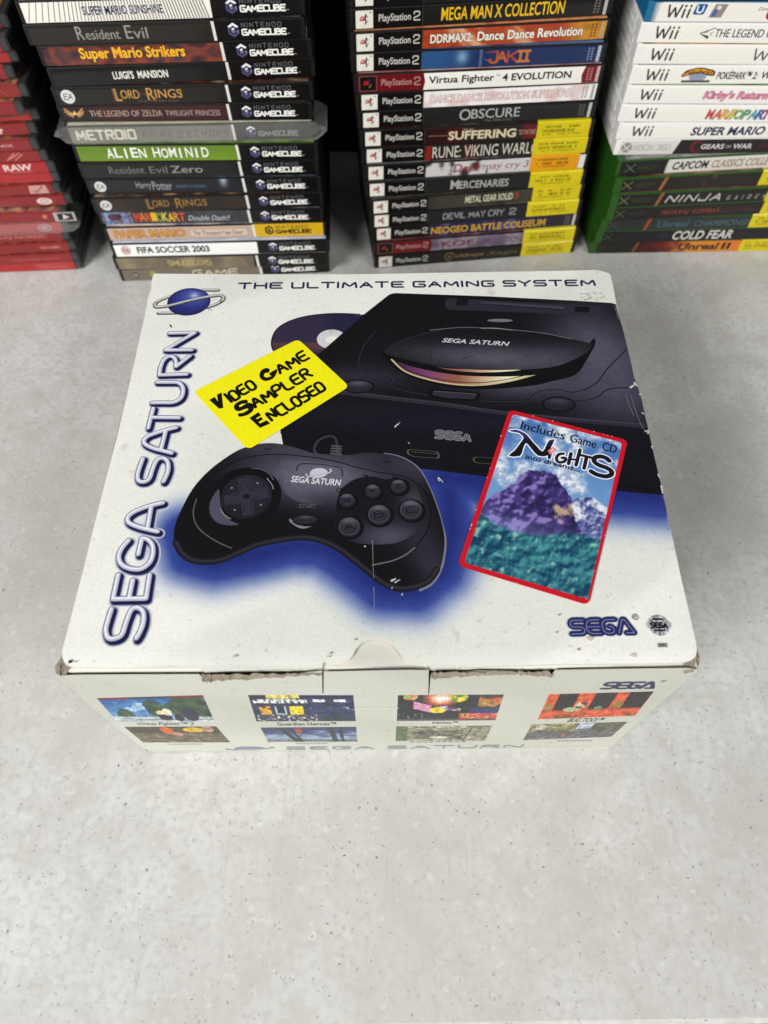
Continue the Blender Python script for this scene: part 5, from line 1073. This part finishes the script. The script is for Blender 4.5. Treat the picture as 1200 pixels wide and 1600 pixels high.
ps_specs = [
 ('black case with small gold script title and yellow sticker', solid((36, 34, 34)), lambda s: (s.stroke(ellipse((71, 7), 5, 4, a0=60, a1=290), .7, (150, 118, 70)), s.text('Culdcept', 69, 4.2, 34, 5.0, (150, 124, 80), 0, .3), s.text('Saga', 106, 4.2, 28, 4.6, (120, 100, 68), 0, .3)), 138, None, [(30, 30, 34), (80, 76, 70)]),
 ('red ended black case with blurred grey violet picture spine', patchy([(72, 76, 90), (110, 100, 116), (150, 140, 150), (84, 60, 76)], 14, 4), lambda s: (s.text('KOF', 62, 3.4, 30, 6, (112, 56, 74), .02), s.text('COLLECTION', 98, 3.4, 38, 6, (112, 84, 108), .02), s.fill([(182, .6), (187, .6), (187, 12.6), (182, 12.6)], (120, 26, 32))), 138, 'red', [(170, 160, 150), (120, 50, 50), (60, 60, 90)]),
 ('black case with indigo spine and mustard capital title', lambda u, v: lerp((44, 42, 76), (150, 150, 190), .8 * max(0, fbm(u, v, 12, 5)) * (u < 150)), lambda s: (s.text('NEOGEO BATTLE COLISEUM', 53, 2.4, 105, 7.2, (190, 152, 44), .03), s.fill([(160, .6), (187, .6), (187, 12.6), (160, 12.6)], (50, 44, 54)), code(s, (110, 106, 110))), None, None, [(70, 74, 130), (190, 190, 210), (50, 50, 90)]),
 ('black case with grey spaced title ending in a numeral', solid((40, 38, 42)), lambda s: (s.letters('DEVIL MAY CRY', 65, 4.0, 54, 5.4, .8, (158, 156, 156), r=.3, gap=.4), s.letters('2', 124.5, 4.0, 5.5, 6.0, .7, (176, 174, 172), r=.4)), 140, None, [(90, 80, 76), (170, 150, 140), (60, 56, 60)]),
 ('black case with mossy brown spine and pale narrow title', patchy([(44, 42, 38), (72, 70, 58), (50, 48, 42)], 22, 6), lambda s: (s.text('METAL GEAR SOLID', 84, 4.0, 42, 6.6, (196, 198, 170), .02), s.text('3', 127, 4.0, 4, 6.8, (150, 60, 50), .02)), 143.5, None, [(110, 106, 90), (60, 56, 50), (170, 160, 130)]),
 ('black case with condensed silver small capitals title', solid((38, 36, 38)), lambda s: (s.text('M', 73, 3.2, 7, 8.2, (176, 174, 170), .015), s.text('ERCENARIES', 80.5, 3.2, 42.5, 7.0, (172, 170, 166), .015)), 141, None, [(60, 60, 64), (110, 108, 104), (36, 36, 40)]),
 ('black case with smoky white spine and red scrawled title', lambda u, v: lerp((196, 194, 194), (40, 36, 38), ss(-.05, .5, fbm(u, v, 9, 12)) * (u < 104) * .9), lambda s: (s.text('Devil', 75, 3.2, 22, 7.2, (140, 30, 36), .01, .2), s.text('may cry 3', 100, 2.4, 39, 7.8, (150, 60, 62), 0, .15), s.fill([(182.5, .8), (186.8, .8), (186.8, 12.4), (182.5, 12.4)], (214, 212, 208))), 140, 'orange', [(200, 198, 196), (120, 110, 110), (60, 56, 58)]),
 ('black case with tall pale title on red streaked black', split([(57, patchy([(110, 34, 30), (150, 46, 36), (40, 24, 24)], 5, 3)), (84, (44, 38, 36)), (96, patchy([(44, 38, 36), (130, 40, 34)], 6, 8)), (200, (42, 38, 37))]), lambda s: s.text('RUNE: VIKING WARLORD', 58, 2.0, 100, 9.8, (204, 198, 186)), 141, None, [(90, 36, 34), (150, 60, 50), (40, 34, 34)]),
 ('black case with bone coloured rough title on dark red', split([(70, (52, 24, 26)), (86, patchy([(48, 28, 28), (96, 26, 28)], 8, 4)), (132, (44, 38, 36)), (200, (104, 30, 34))]), lambda s: (s.stroke([(55, 6.6), (70, 6.6)], .4, (150, 130, 100)), s.text('THE', 82, 9.6, 9, 1.8, (176, 168, 146)), s.text('SUFFERING', 71, 2.6, 55, 7.2, (206, 196, 168), .03, outline=(60, 40, 30), ow=.02), s.text('TIES THAT BIND', 128, 4.4, 14, 4.0, (170, 140, 126), .01)), 143, None, [(110, 100, 90), (60, 44, 40), (90, 30, 30)]),
 ('black case with large engraved silver roman title', solid((40, 39, 40)), lambda s: (roman(s, 'O', 80, 3.0, 9, 8.8, (170, 172, 170)), roman(s, 'BSCURE', 89.5, 4.0, 38.5, 7.4, (170, 172, 170)), s.text('The Aftermath', 100, 1.2, 22, 2.0, (110, 110, 108)), code(s, (96, 96, 96))), None, None, [(50, 52, 56), (90, 90, 92), (30, 30, 34)]),
 ('black case with white spine and red outlined capitals', lambda u, v: lerp((228, 226, 224), (206, 170, 168), .5 * ss(.1, .5, nz(u, v, 10, 6))), lambda s: (s.text('DANCE DANCE REVOLUTION SUPERNOVA', 57, 3.8, 112, 5.6, (232, 222, 220), .012, outline=(150, 54, 58), ow=.045), code(s, (150, 148, 148), (180, 178, 176))), None, None, [(214, 212, 210), (190, 150, 150), (220, 220, 220)]),
 ('dark red ended case with white spine and black title', solid((228, 225, 218)), lambda s: (s.text('Virtua Fighter', 56, 3.2, 50, 6.8, (34, 33, 36), .025), s.text('\u2122', 107, 8, 3, 1.6, (60, 60, 60)), s.text('4 EVOLUTION', 112, 4.4, 53, 5.4, (34, 33, 36), .03), s.fill(rounded([(174, .6), (173, 6.6), (175, 12.7), (187, 12.7), (187, .6)], .6), (122, 28, 38)), code(s, (176, 120, 124), (206, 190, 186), 177)), None, 'red', [(216, 214, 210), (150, 60, 66)]),
 ('black case with deep blue spine and ragged orange title', lambda u, v: lerp(lerp((52, 92, 140), (34, 54, 96), ss(62, 100, u)), (150, 186, 206), .8 * math.exp(-((u - 82) / 4.5) ** 2 - ((v - 8) / 5.0) ** 2)) if u < 95.4 or u > 96.2 else (96, 116, 150), lambda s: (s.letters('J', 103, 3.2, 5, 7.4, 1.7, (170, 92, 52), r=.2), s.letters('A', 108, 3.6, 7, 6.8, 1.6, (186, 100, 52), r=.1), s.letters('K', 116, 3.2, 7, 7.2, 1.6, (160, 80, 56), r=.1), s.letters('II', 125.5, 3.4, 5, 7.0, 1.8, (190, 120, 60), r=.1, gap=1.2, serif=.5), s.stroke([(99, 10.4), (108, 10.8)], 1.0, (170, 80, 60), taper=(.3, 1)), s.stroke([(99, 5.8), (106, 2.8)], 1.0, (170, 110, 60), taper=(.3, 1)), code(s, (120, 130, 160), (196, 196, 196))), None, None, [(50, 70, 110), (90, 130, 170), (36, 50, 90)]),
 ('black case with flaming orange spine and white title', lambda u, v: lerp(lerp((170, 74, 40), (196, 140, 46), ss(150, 172, u)), (226, 190, 150), .75 * ss(.15, .6, fbm(u + 1.4 * v, v * .6, 11, 3)) * (u < 165)) * (1 - .25 * max(0, nz(u, v, 6, 1))), lambda s: (s.text('DDRMAX2:', 57.5, 3.6, 31, 6.0, (226, 222, 210), .03, outline=(60, 30, 20), ow=.035), s.text('Dance Dance Revolution', 92, 3.6, 78, 6.2, (232, 228, 216), .022, outline=(70, 34, 22), ow=.035), code(s, (120, 80, 40), (190, 170, 130))), None, None, [(170, 60, 40), (220, 160, 120), (190, 130, 50)]),
 ('black case with narrow yellow capitals across the spine', solid((32, 31, 30)), lambda s: (s.text("MEGA MAN X COLLECTION", 65, 3.0, 89, 8.4, (228, 188, 30), .012), code(s, (110, 108, 104), (196, 194, 190))), None, None, [(60, 50, 50), (190, 170, 60), (120, 100, 100)]),
 ('black case whose spine is cut by the photo top', solid((34, 33, 33)), lambda s: s.text('YAKUZA', 120, 4, 30, 6.4, (200, 190, 150), .02), None, None, [(60, 60, 60), (140, 130, 110)]),
]
def price(o, u0, t, orange=False, seed=0):
    s = Sheet(lambda u, v, h: ((u - 95) * MM, (-.36 - h) * MM, v * MM)); s.dh = .006
    u1 = 186.2 if not orange else 181.5; c = (214, 156, 20) if orange else (206, 190, 26); rn = random.Random(seed); tilt = rn.uniform(-.5, .5)
    zt = t + .2; base = L(c); V = []; C = []; us = np.linspace(u0, u1, 16); prof = [(-.36, .4), (-.36, 4), (-.36, 8), (-.36, t - 1.3), (-.16, t - .5), (.3, t), (1.0, zt), (7.0, zt)]
    for j, (y, z) in enumerate(prof):
        for u in us: V.append(((u - 95 + tilt * z / 14) * MM, y * MM, z * MM)); C.append(base * (1 + .08 * nz(u, z, 7, seed)))
    F = [(j * 16 + i, j * 16 + i + 1, (j + 1) * 16 + i + 1, (j + 1) * 16 + i) for j in range(len(prof) - 1) for i in range(15)]
    s.V, s.F, s.C = V, F, [np.array(C)]
    for r_, (v_, h_) in enumerate(((9.0, 1.6), (5.2, 2.6), (3.2, 1.0))):
        u = u0 + 4 + rn.uniform(0, 3)
        while u < u1 - 9:
            l_ = rn.uniform(.5, 1.4) if r_ else rn.uniform(.8, 2.2)
            if rn.random() < .8: s.fill([(u, v_), (u + l_, v_), (u + l_, v_ + h_), (u, v_ + h_)], tuple(x * rn.uniform(.5, .78) for x in c))
            u += l_ + rn.uniform(.4, 1.0)
    link('price_sticker', s.mesh('price_sticker'), o, M_SLEEVE)
for i, (desc, sp, art, stick, mode, cov) in enumerate(ps_specs):
    o = case('game_case', 190, 135, 13.7, M_BLACK, 'black', PS[i], i * 14, desc + ', ' + where(i, 16, 'third stack'), 'black game cases stacked right of centre')
    sleeve(o, 190, 135, 13.7, (lambda sp: lambda u, v: sp(u, v) if u > 51 else BD)(sp) if mode != 'red' else (lambda sp: lambda u, v: sp(u, v) if u > 52 else (112, 24, 32))(sp), artcover(i + 40, cov), lambda s, a=art, md=mode: (a(s), ps_head(s, red=(md == 'red'))), fine=i not in (0, 5, 9, 11, 14, 15))
    if stick: price(o, stick, 13.7, mode == 'orange', i)

# ---------------------------------------------------------------- third kind: white and green cases at the right
WI = [(292.9,459.9,1.6),(294.0,457.9,2.3),(294.6,456.9,2.6),(295.9,455.8,4.3),(295.2,454.6,4.4),(294.2,456.6,5.2),(292.9,459.7,5.3),(289.3,460.8,1.4),(287.1,459.6,1.4),(284.9,458.3,-0.2),(285.4,459.0,-0.3),(285.7,461.5,0.5),(285.0,461.6,-0.2),(284.2,463.1,-0.5),(284.9,463.2,-0.2)]
WI.append((287.0, 462.5, 0.3))
def wii(s, u=12.0, k_=1.0):
    c = (76, 74, 73); s.letters('W', u, 3.2, 9.0, 7.6, 1.45, c, r=.12, shear=.06)
    for j in (0, 1): s.stroke([(u + 11.6 + 3.6 * j, 3.4), (u + 12.0 + 3.6 * j, 8.2)], 1.55, c); s.fill(ellipse((u + 12.2 + 3.6 * j, 10.4), .85, .85), c)
def xmark(s, sv=1.0, y=6.6):
    g = tuple(x * sv for x in (104, 116, 74)); u, v = 11.5, y
    for a_, b_ in (((-4.0, -3.2), (3.8, 3.4)), ((-3.8, 3.4), (4.0, -3.2))): s.stroke([(u + a_[0], v + a_[1]), (u, v), (u + b_[0], v + b_[1])], .9, g)
    s.fill([(u - 1.8, v + 1.8), (u, v), (u + 1.8, v + 1.8), (u, v + .8)], g); s.letters('XBOX', 18, v - 1.6, 17, 3.4, .6, tuple(x * .62 for x in g), r=.25, gap=.25, wide=1.3)
def slash(s, c=(150, 96, 52)): s.fill([(40, .6), (43, .6), (46, 12.8), (43, 12.8)], c)
WG = (228, 225, 218)
wi_specs = [
 ('green cased black spine with fiery orange centre', 'green', lambda u, v: (34, 33, 32) if u < 44 else ramp([(0, (70, 26, 24)), (.3, (112, 40, 26)), (.55, (196, 140, 50)), (1, (206, 120, 50))], (u - 44) / 96 + .2 * nz(u, v, 6, 2)), lambda s: (xmark(s, .6), slash(s, (130, 70, 44)), s.text('Unreal', 84, 2.8, 38, 7.6, (52, 34, 22), .03, .1), s.text('II', 125, 2.8, 8, 7.6, (52, 34, 22), .03)), 142),
 ('green cased black spine with tall white condensed title', 'green', solid((34, 34, 37)), lambda s: (xmark(s, .7), s.fill(ellipse((62, 7), 6, 2), (44, 50, 66)), s.text('COLD FEAR', 72, 2.2, 56, 9.4, (204, 200, 192), .02, .12)), None),
 ('green cased black spine with teal gothic title', 'green', patchy([(46, 48, 50), (60, 60, 58)], 18, 5), lambda s: (xmark(s, .7), slash(s, (150, 80, 54)), s.text('Unreal', 52, 2.8, 29, 7.4, (66, 98, 106), .02, .1), s.text('CHAMPIONSHIP', 86, 2.8, 60, 6.4, (72, 100, 106), .02, .15)), 137.5),
 ('green cased dark spine with dull red slanted title', 'green', solid((40, 33, 33)), lambda s: (xmark(s, .85), s.text('MORTAL', 49, 4, 26, 4.4, (136, 66, 48), .01, .3), s.text('KOMBAT', 77, 4, 26, 4.4, (136, 66, 48), .01, .3), s.text('DECEPTION', 106, 4, 30, 3.6, (84, 44, 46), .01, .3)), 140.5),
 ('green cased black spine with silver slanted wide title', 'green', solid((34, 33, 33)), lambda s: (xmark(s), slash(s), s.letters('NINJA', 49, 3.6, 48, 6.0, 1.3, (188, 184, 178), r=.1, shear=.35, gap=.6, wide=1.1), s.letters('GAIDEN', 104, 3.4, 34, 3.6, .7, (150, 148, 144), r=.1, shear=.3, gap=2.4)), 138.5),
 ('green cased black spine with faint brown emblem', 'green', lambda u, v: lerp((38, 32, 30), (92, 58, 42), .8 * ss(-.1, .4, fbm(u, v, 6, 7)) * (78 < u < 102) * ss(0, 4, v)), lambda s: (xmark(s), slash(s, (150, 106, 60))), 128),
 ('green cased spine half white with black and gold title', 'green', lambda u, v: (30, 30, 30) if u < 42 else (206, 203, 196), lambda s: (s.fill([(3, .6), (40, .6), (43.4, 12.8), (3, 12.8)], (32, 31, 32)), xmark(s, .9), s.text('CAPCOM', 48, 3.0, 31, 7.2, (44, 40, 38), .03, .12), s.text('CLASSICS COLLECTION', 82, 3.0, 70, 7.0, (150, 126, 88), .02, .12)), None),
 ('white cased spine turning black with red and white title', 'white', solid((206, 204, 198)), lambda s: (s.fill([(49, .6), (187, .6), (187, 12.8), (53, 12.8)], (34, 31, 32)), s.fill(ellipse((9.6, 6.6), 4.6, 4.4), (150, 148, 142)), s.stroke(spline([(6.2, 9.6), (9.6, 6.4), (13, 9.6)]), .8, (206, 204, 198)), s.stroke([(6.6, 3.6), (9.6, 6.2), (12.6, 3.6)], .8, (206, 204, 198)), s.letters('XBOX 360', 15.5, 4.4, 30, 4.4, .6, (166, 164, 156), r=.3, gap=.3, wide=1.2), s.fill(ellipse((67, 7), 5, 5), (104, 30, 32)), s.fill(ellipse((68.4, 7), 3, 3.2), (34, 31, 32)), s.text('GEARS', 71.5, 4.6, 19, 4.2, (206, 204, 200), .02), s.text('OF', 92, 5.4, 4.6, 2.2, (190, 188, 184)), s.text('WAR', 98, 4.6, 16, 4.2, (206, 204, 200), .02), s.text('JUDGMENT', 119, 4.6, 30, 4.0, (104, 34, 36), .01)), None),
 ('white case with navy comic capitals', 'white', solid(WG), lambda s: (wii(s), s.text('SUPER MARIO GALAXY', 60, 2.8, 102, 7.2, (44, 48, 88), .035, .12)), None),
 ('white case with rainbow coloured slanted title', 'white', solid(WG), lambda s: (wii(s), [s.text(ch, 69 + 5.6 * k_, 2.8, 6.2, 7.4, c, .02, .2, outline=(110, 90, 100), ow=.03) for k_, (ch, c) in enumerate(zip('MARIOPARTY', ((206, 84, 84), (206, 110, 74), (222, 176, 76), (206, 190, 80), (130, 176, 110), (90, 160, 120), (90, 170, 180), (60, 110, 170), (170, 60, 110), (206, 110, 160))))], s.text('9', 128, 3, 6, 7, (90, 60, 140), .03)), None),
 ('white case with pink outlined bubbly title', 'white', solid(WG), lambda s: (wii(s), s.text("Kirby's Return", 61, 2.4, 50, 7.8, (214, 138, 164), .03, .15, outline=(120, 60, 80), ow=.035), s.text('to Dream Land', 114, 2.6, 52, 7.0, (150, 150, 90), .03, .15, outline=(90, 80, 60), ow=.03)), None),
 ('white case with gold and grey arched emblem and black title', 'white', solid(WG), lambda s: (wii(s), s.fill(spline([(39, 5.6), (40.6, 9.6), (46, 11.6), (51.5, 12.4), (57, 11.6), (63, 10.0), (63.6, 6.4), (57, 6.8), (51.5, 8.0), (45, 6.8)], True, 3), (70, 52, 34)), s.fill(spline([(40.4, 6.4), (41.6, 9.2), (46, 10.8), (51.5, 11.6), (57, 10.8), (61.8, 9.4), (62.4, 7.2), (57, 7.8), (51.5, 8.9), (45.6, 7.8)], True, 3), (206, 150, 44)), s.fill(ellipse((51.5, 5.4), 6.6, 3.0), (150, 156, 170)), s.text('PokePark2', 41.4, 7.6, 20.6, 3.0, (66, 48, 34), .02), s.fill(rounded([(40, 1.4), (40, 3.2), (62, 3.2), (62, 1.4)], .5), (90, 92, 100)), s.text('POK\u00c9PARK\u2122 2:', 66, 3.8, 31, 6.8, (48, 44, 46), .025, .12), s.text('WONDERS BEYOND', 100, 4.0, 62, 5.4, (48, 44, 46), .02, .12)), None),
 ('white case with a second grey title far right', 'white', solid(WG), lambda s: (wii(s), s.letters('W', 88, 3.2, 11, 7.8, 1.25, (84, 82, 80), r=.12, shear=.06), s.text('ii Sports', 101, 3.2, 34, 7.2, (84, 82, 80), .02)), None),
 ('white case with black engraved roman title and arrow crest', 'white', solid(WG), lambda s: (wii(s), s.stroke([(54, 10.4), (44.4, 6.8), (51, 3.2)], .7, (96, 94, 90), taper=(1, .8)), s.fill([(44.6, 6.8), (52, 10.0), (49, 7.2)], (120, 118, 112)), s.fill([(45.5, 6.4), (51.6, 5.0), (51.2, 3.4)], (84, 82, 78)), s.stroke([(54, 7.8), (51.6, 6.8), (53.4, 5.4)], .4, (110, 108, 104)), roman(s, 'THE LEGEND OF ZELDA', 55, 4.2, 66, 5.6, (70, 66, 62))), None),
 ('blue ended white case with blue square letter mark', 'blue', lambda u, v: (24, 100, 140) if u < 9 else WG, lambda s: (s.fill([(8, .6), (187, .6), (187, 12.8), (10, 12.8)], WG), wii(s, 15), s.fill(rounded([(33.2, 5.0), (34.6, 11.8), (42.6, 11.8), (41.4, 5.0)], 1.4), (30, 96, 150)), s.letters('U', 35.8, 6.4, 4.0, 4.0, 1.1, (222, 226, 226), r=.4), s.fill([(45.4, 3.2), (47.8, 11.8), (56.8, 11.8), (54.4, 3.2)], (150, 140, 132)), s.fill([(46.4, 3.8), (47.8, 8.6), (50.8, 7.6), (50, 3.8)], (92, 104, 160)), s.fill(ellipse((51, 9.6), 1.6, 1.4), (214, 210, 204)), s.text('Disney', 79, 7.0, 9.5, 3.2, (150, 50, 46), 0, .2), s.fill(ellipse((89, 5.4), 3.0, 3.4), (176, 50, 44)), s.text('INFINITY', 94, 3.4, 40, 6.6, (120, 118, 120), .03)), None),
 ('dark brown case just showing at the photo top', 'black', solid((40, 26, 20)), lambda s: None, None),
]
WM = {'green': M_GREEN, 'white': M_WHITE, 'blue': M_BLUE, 'black': M_BLACK}
WCOV = [[(190, 120, 60), (60, 40, 40)], [(20, 22, 26), (120, 90, 60)], [(80, 84, 88), (150, 150, 146)], [(40, 34, 34), (110, 60, 50)], [(110, 60, 60), (170, 120, 110), (30, 30, 30)], [(40, 36, 34), (180, 140, 100)], [(196, 194, 190), (80, 80, 80)], [(214, 210, 200), (120, 60, 50), (60, 90, 50)], [(214, 214, 214), (50, 60, 110)],
        [(40, 50, 110), (120, 150, 190), (30, 34, 70)], [(30, 40, 36), (120, 170, 90), (24, 26, 34)], [(30, 50, 110), (24, 30, 60), (150, 180, 210)], [(206, 96, 34), (200, 160, 50), (30, 28, 28)], [(214, 206, 200), (206, 110, 60), (150, 60, 50), (226, 222, 214)], [(220, 218, 214), (196, 190, 184)], [(40, 28, 22), (60, 44, 36)]]
for i, (desc, kind, sp, art, stick) in enumerate(wi_specs):
    o = case('game_case', 190, 135, 13.7, WM[kind], kind, WI[i], i * 14, desc + ', ' + where(i, 16, 'right stack'), 'white and green game cases stacked at the right')
    sleeve(o, 190, 135, 13.7, sp, artcover(i + 80, WCOV[i]), art, fine=i in (0, 2, 5, 6), inset=4.0 if kind != 'green' else 6.5)
    if stick: price(o, stick, 13.7, False, 30 + i)

# ---------------------------------------------------------------- fourth kind: thin clear cases with red spines
SW = [(-358.0,429.3,3.4),(-357.2,427.1,4.2),(-356.9,428.4,5.0),(-358.9,431.4,3.8),(-354.9,429.4,4.6),(-353.2,431.7,3.4),(-347.5,439.0,4.2),(-353.8,438.9,5.0),(-351.5,441.8,3.8),(-350.3,438.7,4.6),(-352.7,439.8,3.4),(-355.7,437.6,4.2),(-354.4,441.8,5.0),(-349.6,446.0,3.8),(-353.9,435.2,4.6),(-348.3,442.6,3.4),(-355.7,447.4,4.2),(-350.0,450.3,5.0),(-350.5,446.6,3.8),(-349.4,457.4,4.6)]
RED = (176, 36, 38); DRED = (146, 28, 33)
def red_case(i, place, mark, shade):
    desc, art = mark
    o = empty('game_case', (place[0] * MM, place[1] * MM, (i * 10 + .1) * MM), R(place[2]))
    tag(o, desc + ', ' + where(i, 20, 'left stack'), 'game case', 'thin red spined game cases stacked at the far left')
    if 'core' not in PLATE:
        bm = bmesh.new(); bmesh.ops.create_cube(bm, size=1)
        for v in bm.verts: v.co = Vector((v.co.x * 168 * MM, (v.co.y + .5) * 103 * MM + .0008, (.5 + v.co.z) * 8.6 * MM + .0006))
        bmesh.ops.bevel(bm, geom=list(bm.edges), offset=.001, segments=2, affect='EDGES')
        me = bpy.data.meshes.new('inner_tray'); bm.to_mesh(me); bm.free(); me.materials.append(M_GREYC); PLATE['core'] = me
    link('inner_tray', PLATE['core'], o)
    link('case_shell', shell(170, 104, 9.8, M_CLEAR, 'clear', False), o)
    s = Sheet(lambda u, v, h: ((u - 85) * MM, (.35 - h) * MM, v * MM)); s.dh = .012
    us = np.linspace(5, 163, 60); prof = [(.35, .7), (.35, 3), (.35, 6), (.35, 8.6), (.6, 9.3), (1.1, 9.55), (3, 9.6), (6, 9.6), (10, 9.6), (20, 9.6), (100, 9.6)]
    cv = patchy([(120, 40, 40), (196, 150, 70), (90, 30, 34), (214, 176, 120), (60, 30, 40)], 9, 100 + i); C = []; V = []
    for j, (y, z) in enumerate(prof):
        for u in us:
            V.append(((u - 85) * MM, y * MM, z * MM)); c = np.array(shade, float) * (1 + .04 * nz(u, z, 12, i)); C.append(L(np.clip(c if j < 5 else lerp(c, cv(u, y), min(1, (j - 4) / 3)), 0, 255)))
    n = len(us); s.V = V; s.C = [np.array(C)]; s.F = [(j * n + k_, j * n + k_ + 1, (j + 1) * n + k_ + 1, (j + 1) * n + k_) for j in range(len(prof) - 1) for k_ in range(n - 1)]
    if art: art(s)
    link('red_insert', s.mesh('red_insert'), o, M_SLEEVE); return o
WHT = (224, 206, 202); FNT = (196, 104, 98)
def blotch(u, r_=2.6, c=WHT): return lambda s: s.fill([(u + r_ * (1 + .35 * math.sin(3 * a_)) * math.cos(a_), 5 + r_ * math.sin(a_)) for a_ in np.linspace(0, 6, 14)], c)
def words(body, u, w, h=2.6, c=WHT, b_=.0): return lambda s: s.text(body, u, 3.4, w, h, c, b_)
def frame_mark(s): s.fill([(139, 1.4), (152, 1.4), (152, 8.4), (139, 8.4)], (220, 205, 202)); s.fill([(140, 2.2), (151, 2.2), (151, 7.6), (140, 7.6)], (40, 22, 24)); s.fill([(143, 3), (147, 5), (144, 7)], (226, 220, 216))
def flower(s):
    for a_ in range(0, 360, 60): s.fill(ellipse((140 + 2.0 * math.cos(R(a_)), 5 + 2.0 * math.sin(R(a_))), 1.7, .9, rot=R(a_), n=10), WHT)
def box_mark(s): s.fill([(143, 1.2), (159, 1.2), (158, 8.6), (144, 8.6)], (206, 160, 150)); s.stroke([(147, 4), (149, 2.4), (155, 7.6)], .8, (120, 40, 40))
red_marks = [
 ('red spine with pale rounded outlined maker mark', lambda s: (s.stroke(rounded([(128, 2.4), (128, 7.4), (158, 7.4), (158, 2.4)], 2.4), .6, FNT, closed=True), s.text('Nintendo', 131, 3.6, 24, 3, FNT, .02))),
 ('red spine with faint spaced maker name', words('SQUARE ENIX', 110, 44, 2.2, FNT)),
 ('plain red spine with small pale end mark', words('WB GAMES', 138, 18, 3.0, (206, 130, 124), .02)),
 ('dull red spine with faint ornate maker name', words('THQ NORDIC', 104, 46, 3.4, (200, 140, 136))),
 ('shiny wrapped red spine with round grey mark', lambda s: (s.fill(ellipse((148, 5), 6, 3.8), (190, 150, 150)), s.stroke(ellipse((148, 5), 4, 2.4), .8, (130, 60, 62), closed=True))),
 ('red spine with black and white square end tab', lambda s: blotch(150, 2.0, (206, 130, 110))(s)),
 ('red spine with white shell shaped mark', lambda s: (s.fill(ellipse((146, 4.6), 6.5, 3.2), WHT), s.stroke(ellipse((146, 4.6), 3, 1.6), .7, (190, 120, 116), closed=True))),
 ('red spine with pale ticked square mark', box_mark),
 ('plain bare red spine', None),
 ('red spine with bold white three letter title', lambda s: (s.text('RAW', 128, 2.8, 23, 5.6, WHT, .035), s.fill([(132, 1.2), (150, 1.2), (150, 2.0), (132, 2.0)], FNT))),
 ('red spine with crossed pale scribble mark', lambda s: [s.stroke([(136 + 2.2 * k_, 2 + (k_ % 3)), (144 + 2 * k_, 8 - (k_ % 2))], .9, (206, 130, 120)) for k_ in range(4)]),
 ('dark topped red spine with white maker capitals', words('SQUARE ENIX', 100, 50, 2.8, (214, 180, 176))),
 ('bright red spine with white flower mark', flower),
 ('dark red spine almost hidden by its neighbour', words('KOEI', 150, 10, 2.4, FNT)),
 ('glossy red spine with thin framed figure mark', lambda s: (s.stroke([(130, 1.4), (130, 8.4)], .4, FNT), s.stroke([(150, 1.4), (150, 8.4)], .4, FNT), s.stroke(spline([(140, 8), (139, 5), (142, 3), (146, 1.6)]), .6, WHT))),
 ('red spine in wide clear end with slanted white mark', lambda s: (s.stroke([(146, 8.4), (154, 1.2)], .35, FNT), s.fill([(140, 6.6), (144, 5.2), (147, 3.0), (141, 3.6)], WHT))),
 ('glossy red spine with a painted light glint', blotch(128, 1.4)),  # glint put into the spine colour as a pale blotch
 ('red spine with black framed white figure', frame_mark),
 ('pale faded red spine', None),
 ('red spine with small white corner mark', blotch(150, 2.0)),
]
for i, mk in enumerate(red_marks):
    o = red_case(i, SW[i], mk, (RED, DRED, (146, 28, 32))[(i * 5 + i // 3) % 3])
    if i == 4: REDWRAP = o
    if i == 5:
        s = Sheet(lambda u, v, h: ((u - 85) * MM, (-.15 - h) * MM, v * MM)); s.fill([(158, .6), (176, .6), (176, 9.2), (158, 9.2)], (170, 170, 166)); s.fill([(161, 1.6), (174, 1.6), (174, 8.2), (161, 8.2)], (40, 40, 42)); s.fill([(165, 2.2), (171, 4.4), (166, 7.4)], (206, 190, 186)); link('end_tab', s.mesh('end_tab'), o, M_SLEEVE)

# loose shrink wrap round two of the cases
def wrap(parent, w, t, d, over_, seed):
    bm = bmesh.new(); rn = random.Random(seed); rows = []
    us = [-over_, -over_ * .55, -1] + list(np.linspace(4, w - 4, 44)) + [w + 1, w + over_ * .55, w + over_]
    prof = [(30, -.0), (4, .05), (-.9, .3), (-1.3, t * .2), (-1.6, t * .4), (-1.4, t * .6), (-1.2, t * .8), (-.6, t + .2), (6, t + .35), (30, t + .3)]
    for j, (y, z) in enumerate(prof):
        r_ = []
        for u in us:
            e = 1.0 if 0 <= u <= w else max(.12, 1 - max(-u, u - w) / (over_ * 1.15))
            a_ = .30 if 0 <= u <= w else 1.3
            r_.append(bm.verts.new(((u - w / 2 + rn.uniform(-.5, .5)) * MM, (y + (0 if e == 1 else 3 * (1 - e)) + (rn.uniform(-a_, a_) if 0 < j < 8 else 0) - .3) * MM, (t / 2 + (z - t / 2) * (1.04 if e == 1 else e) + (rn.uniform(-a_, a_) * .3 if e < 1 else 0)) * MM)))
        rows.append(r_)
    for a_, b_ in zip(rows, rows[1:]):
        for k_ in range(len(us) - 1): bm.faces.new((a_[k_], a_[k_ + 1], b_[k_ + 1], b_[k_]))
    bm_obj('shrink_wrap', bm, M_WRAP, parent)
wrap(WRAPPED, 190, 13.7, 135, 9, 3); wrap(REDWRAP, 170, 9.8, 104, 8, 5)
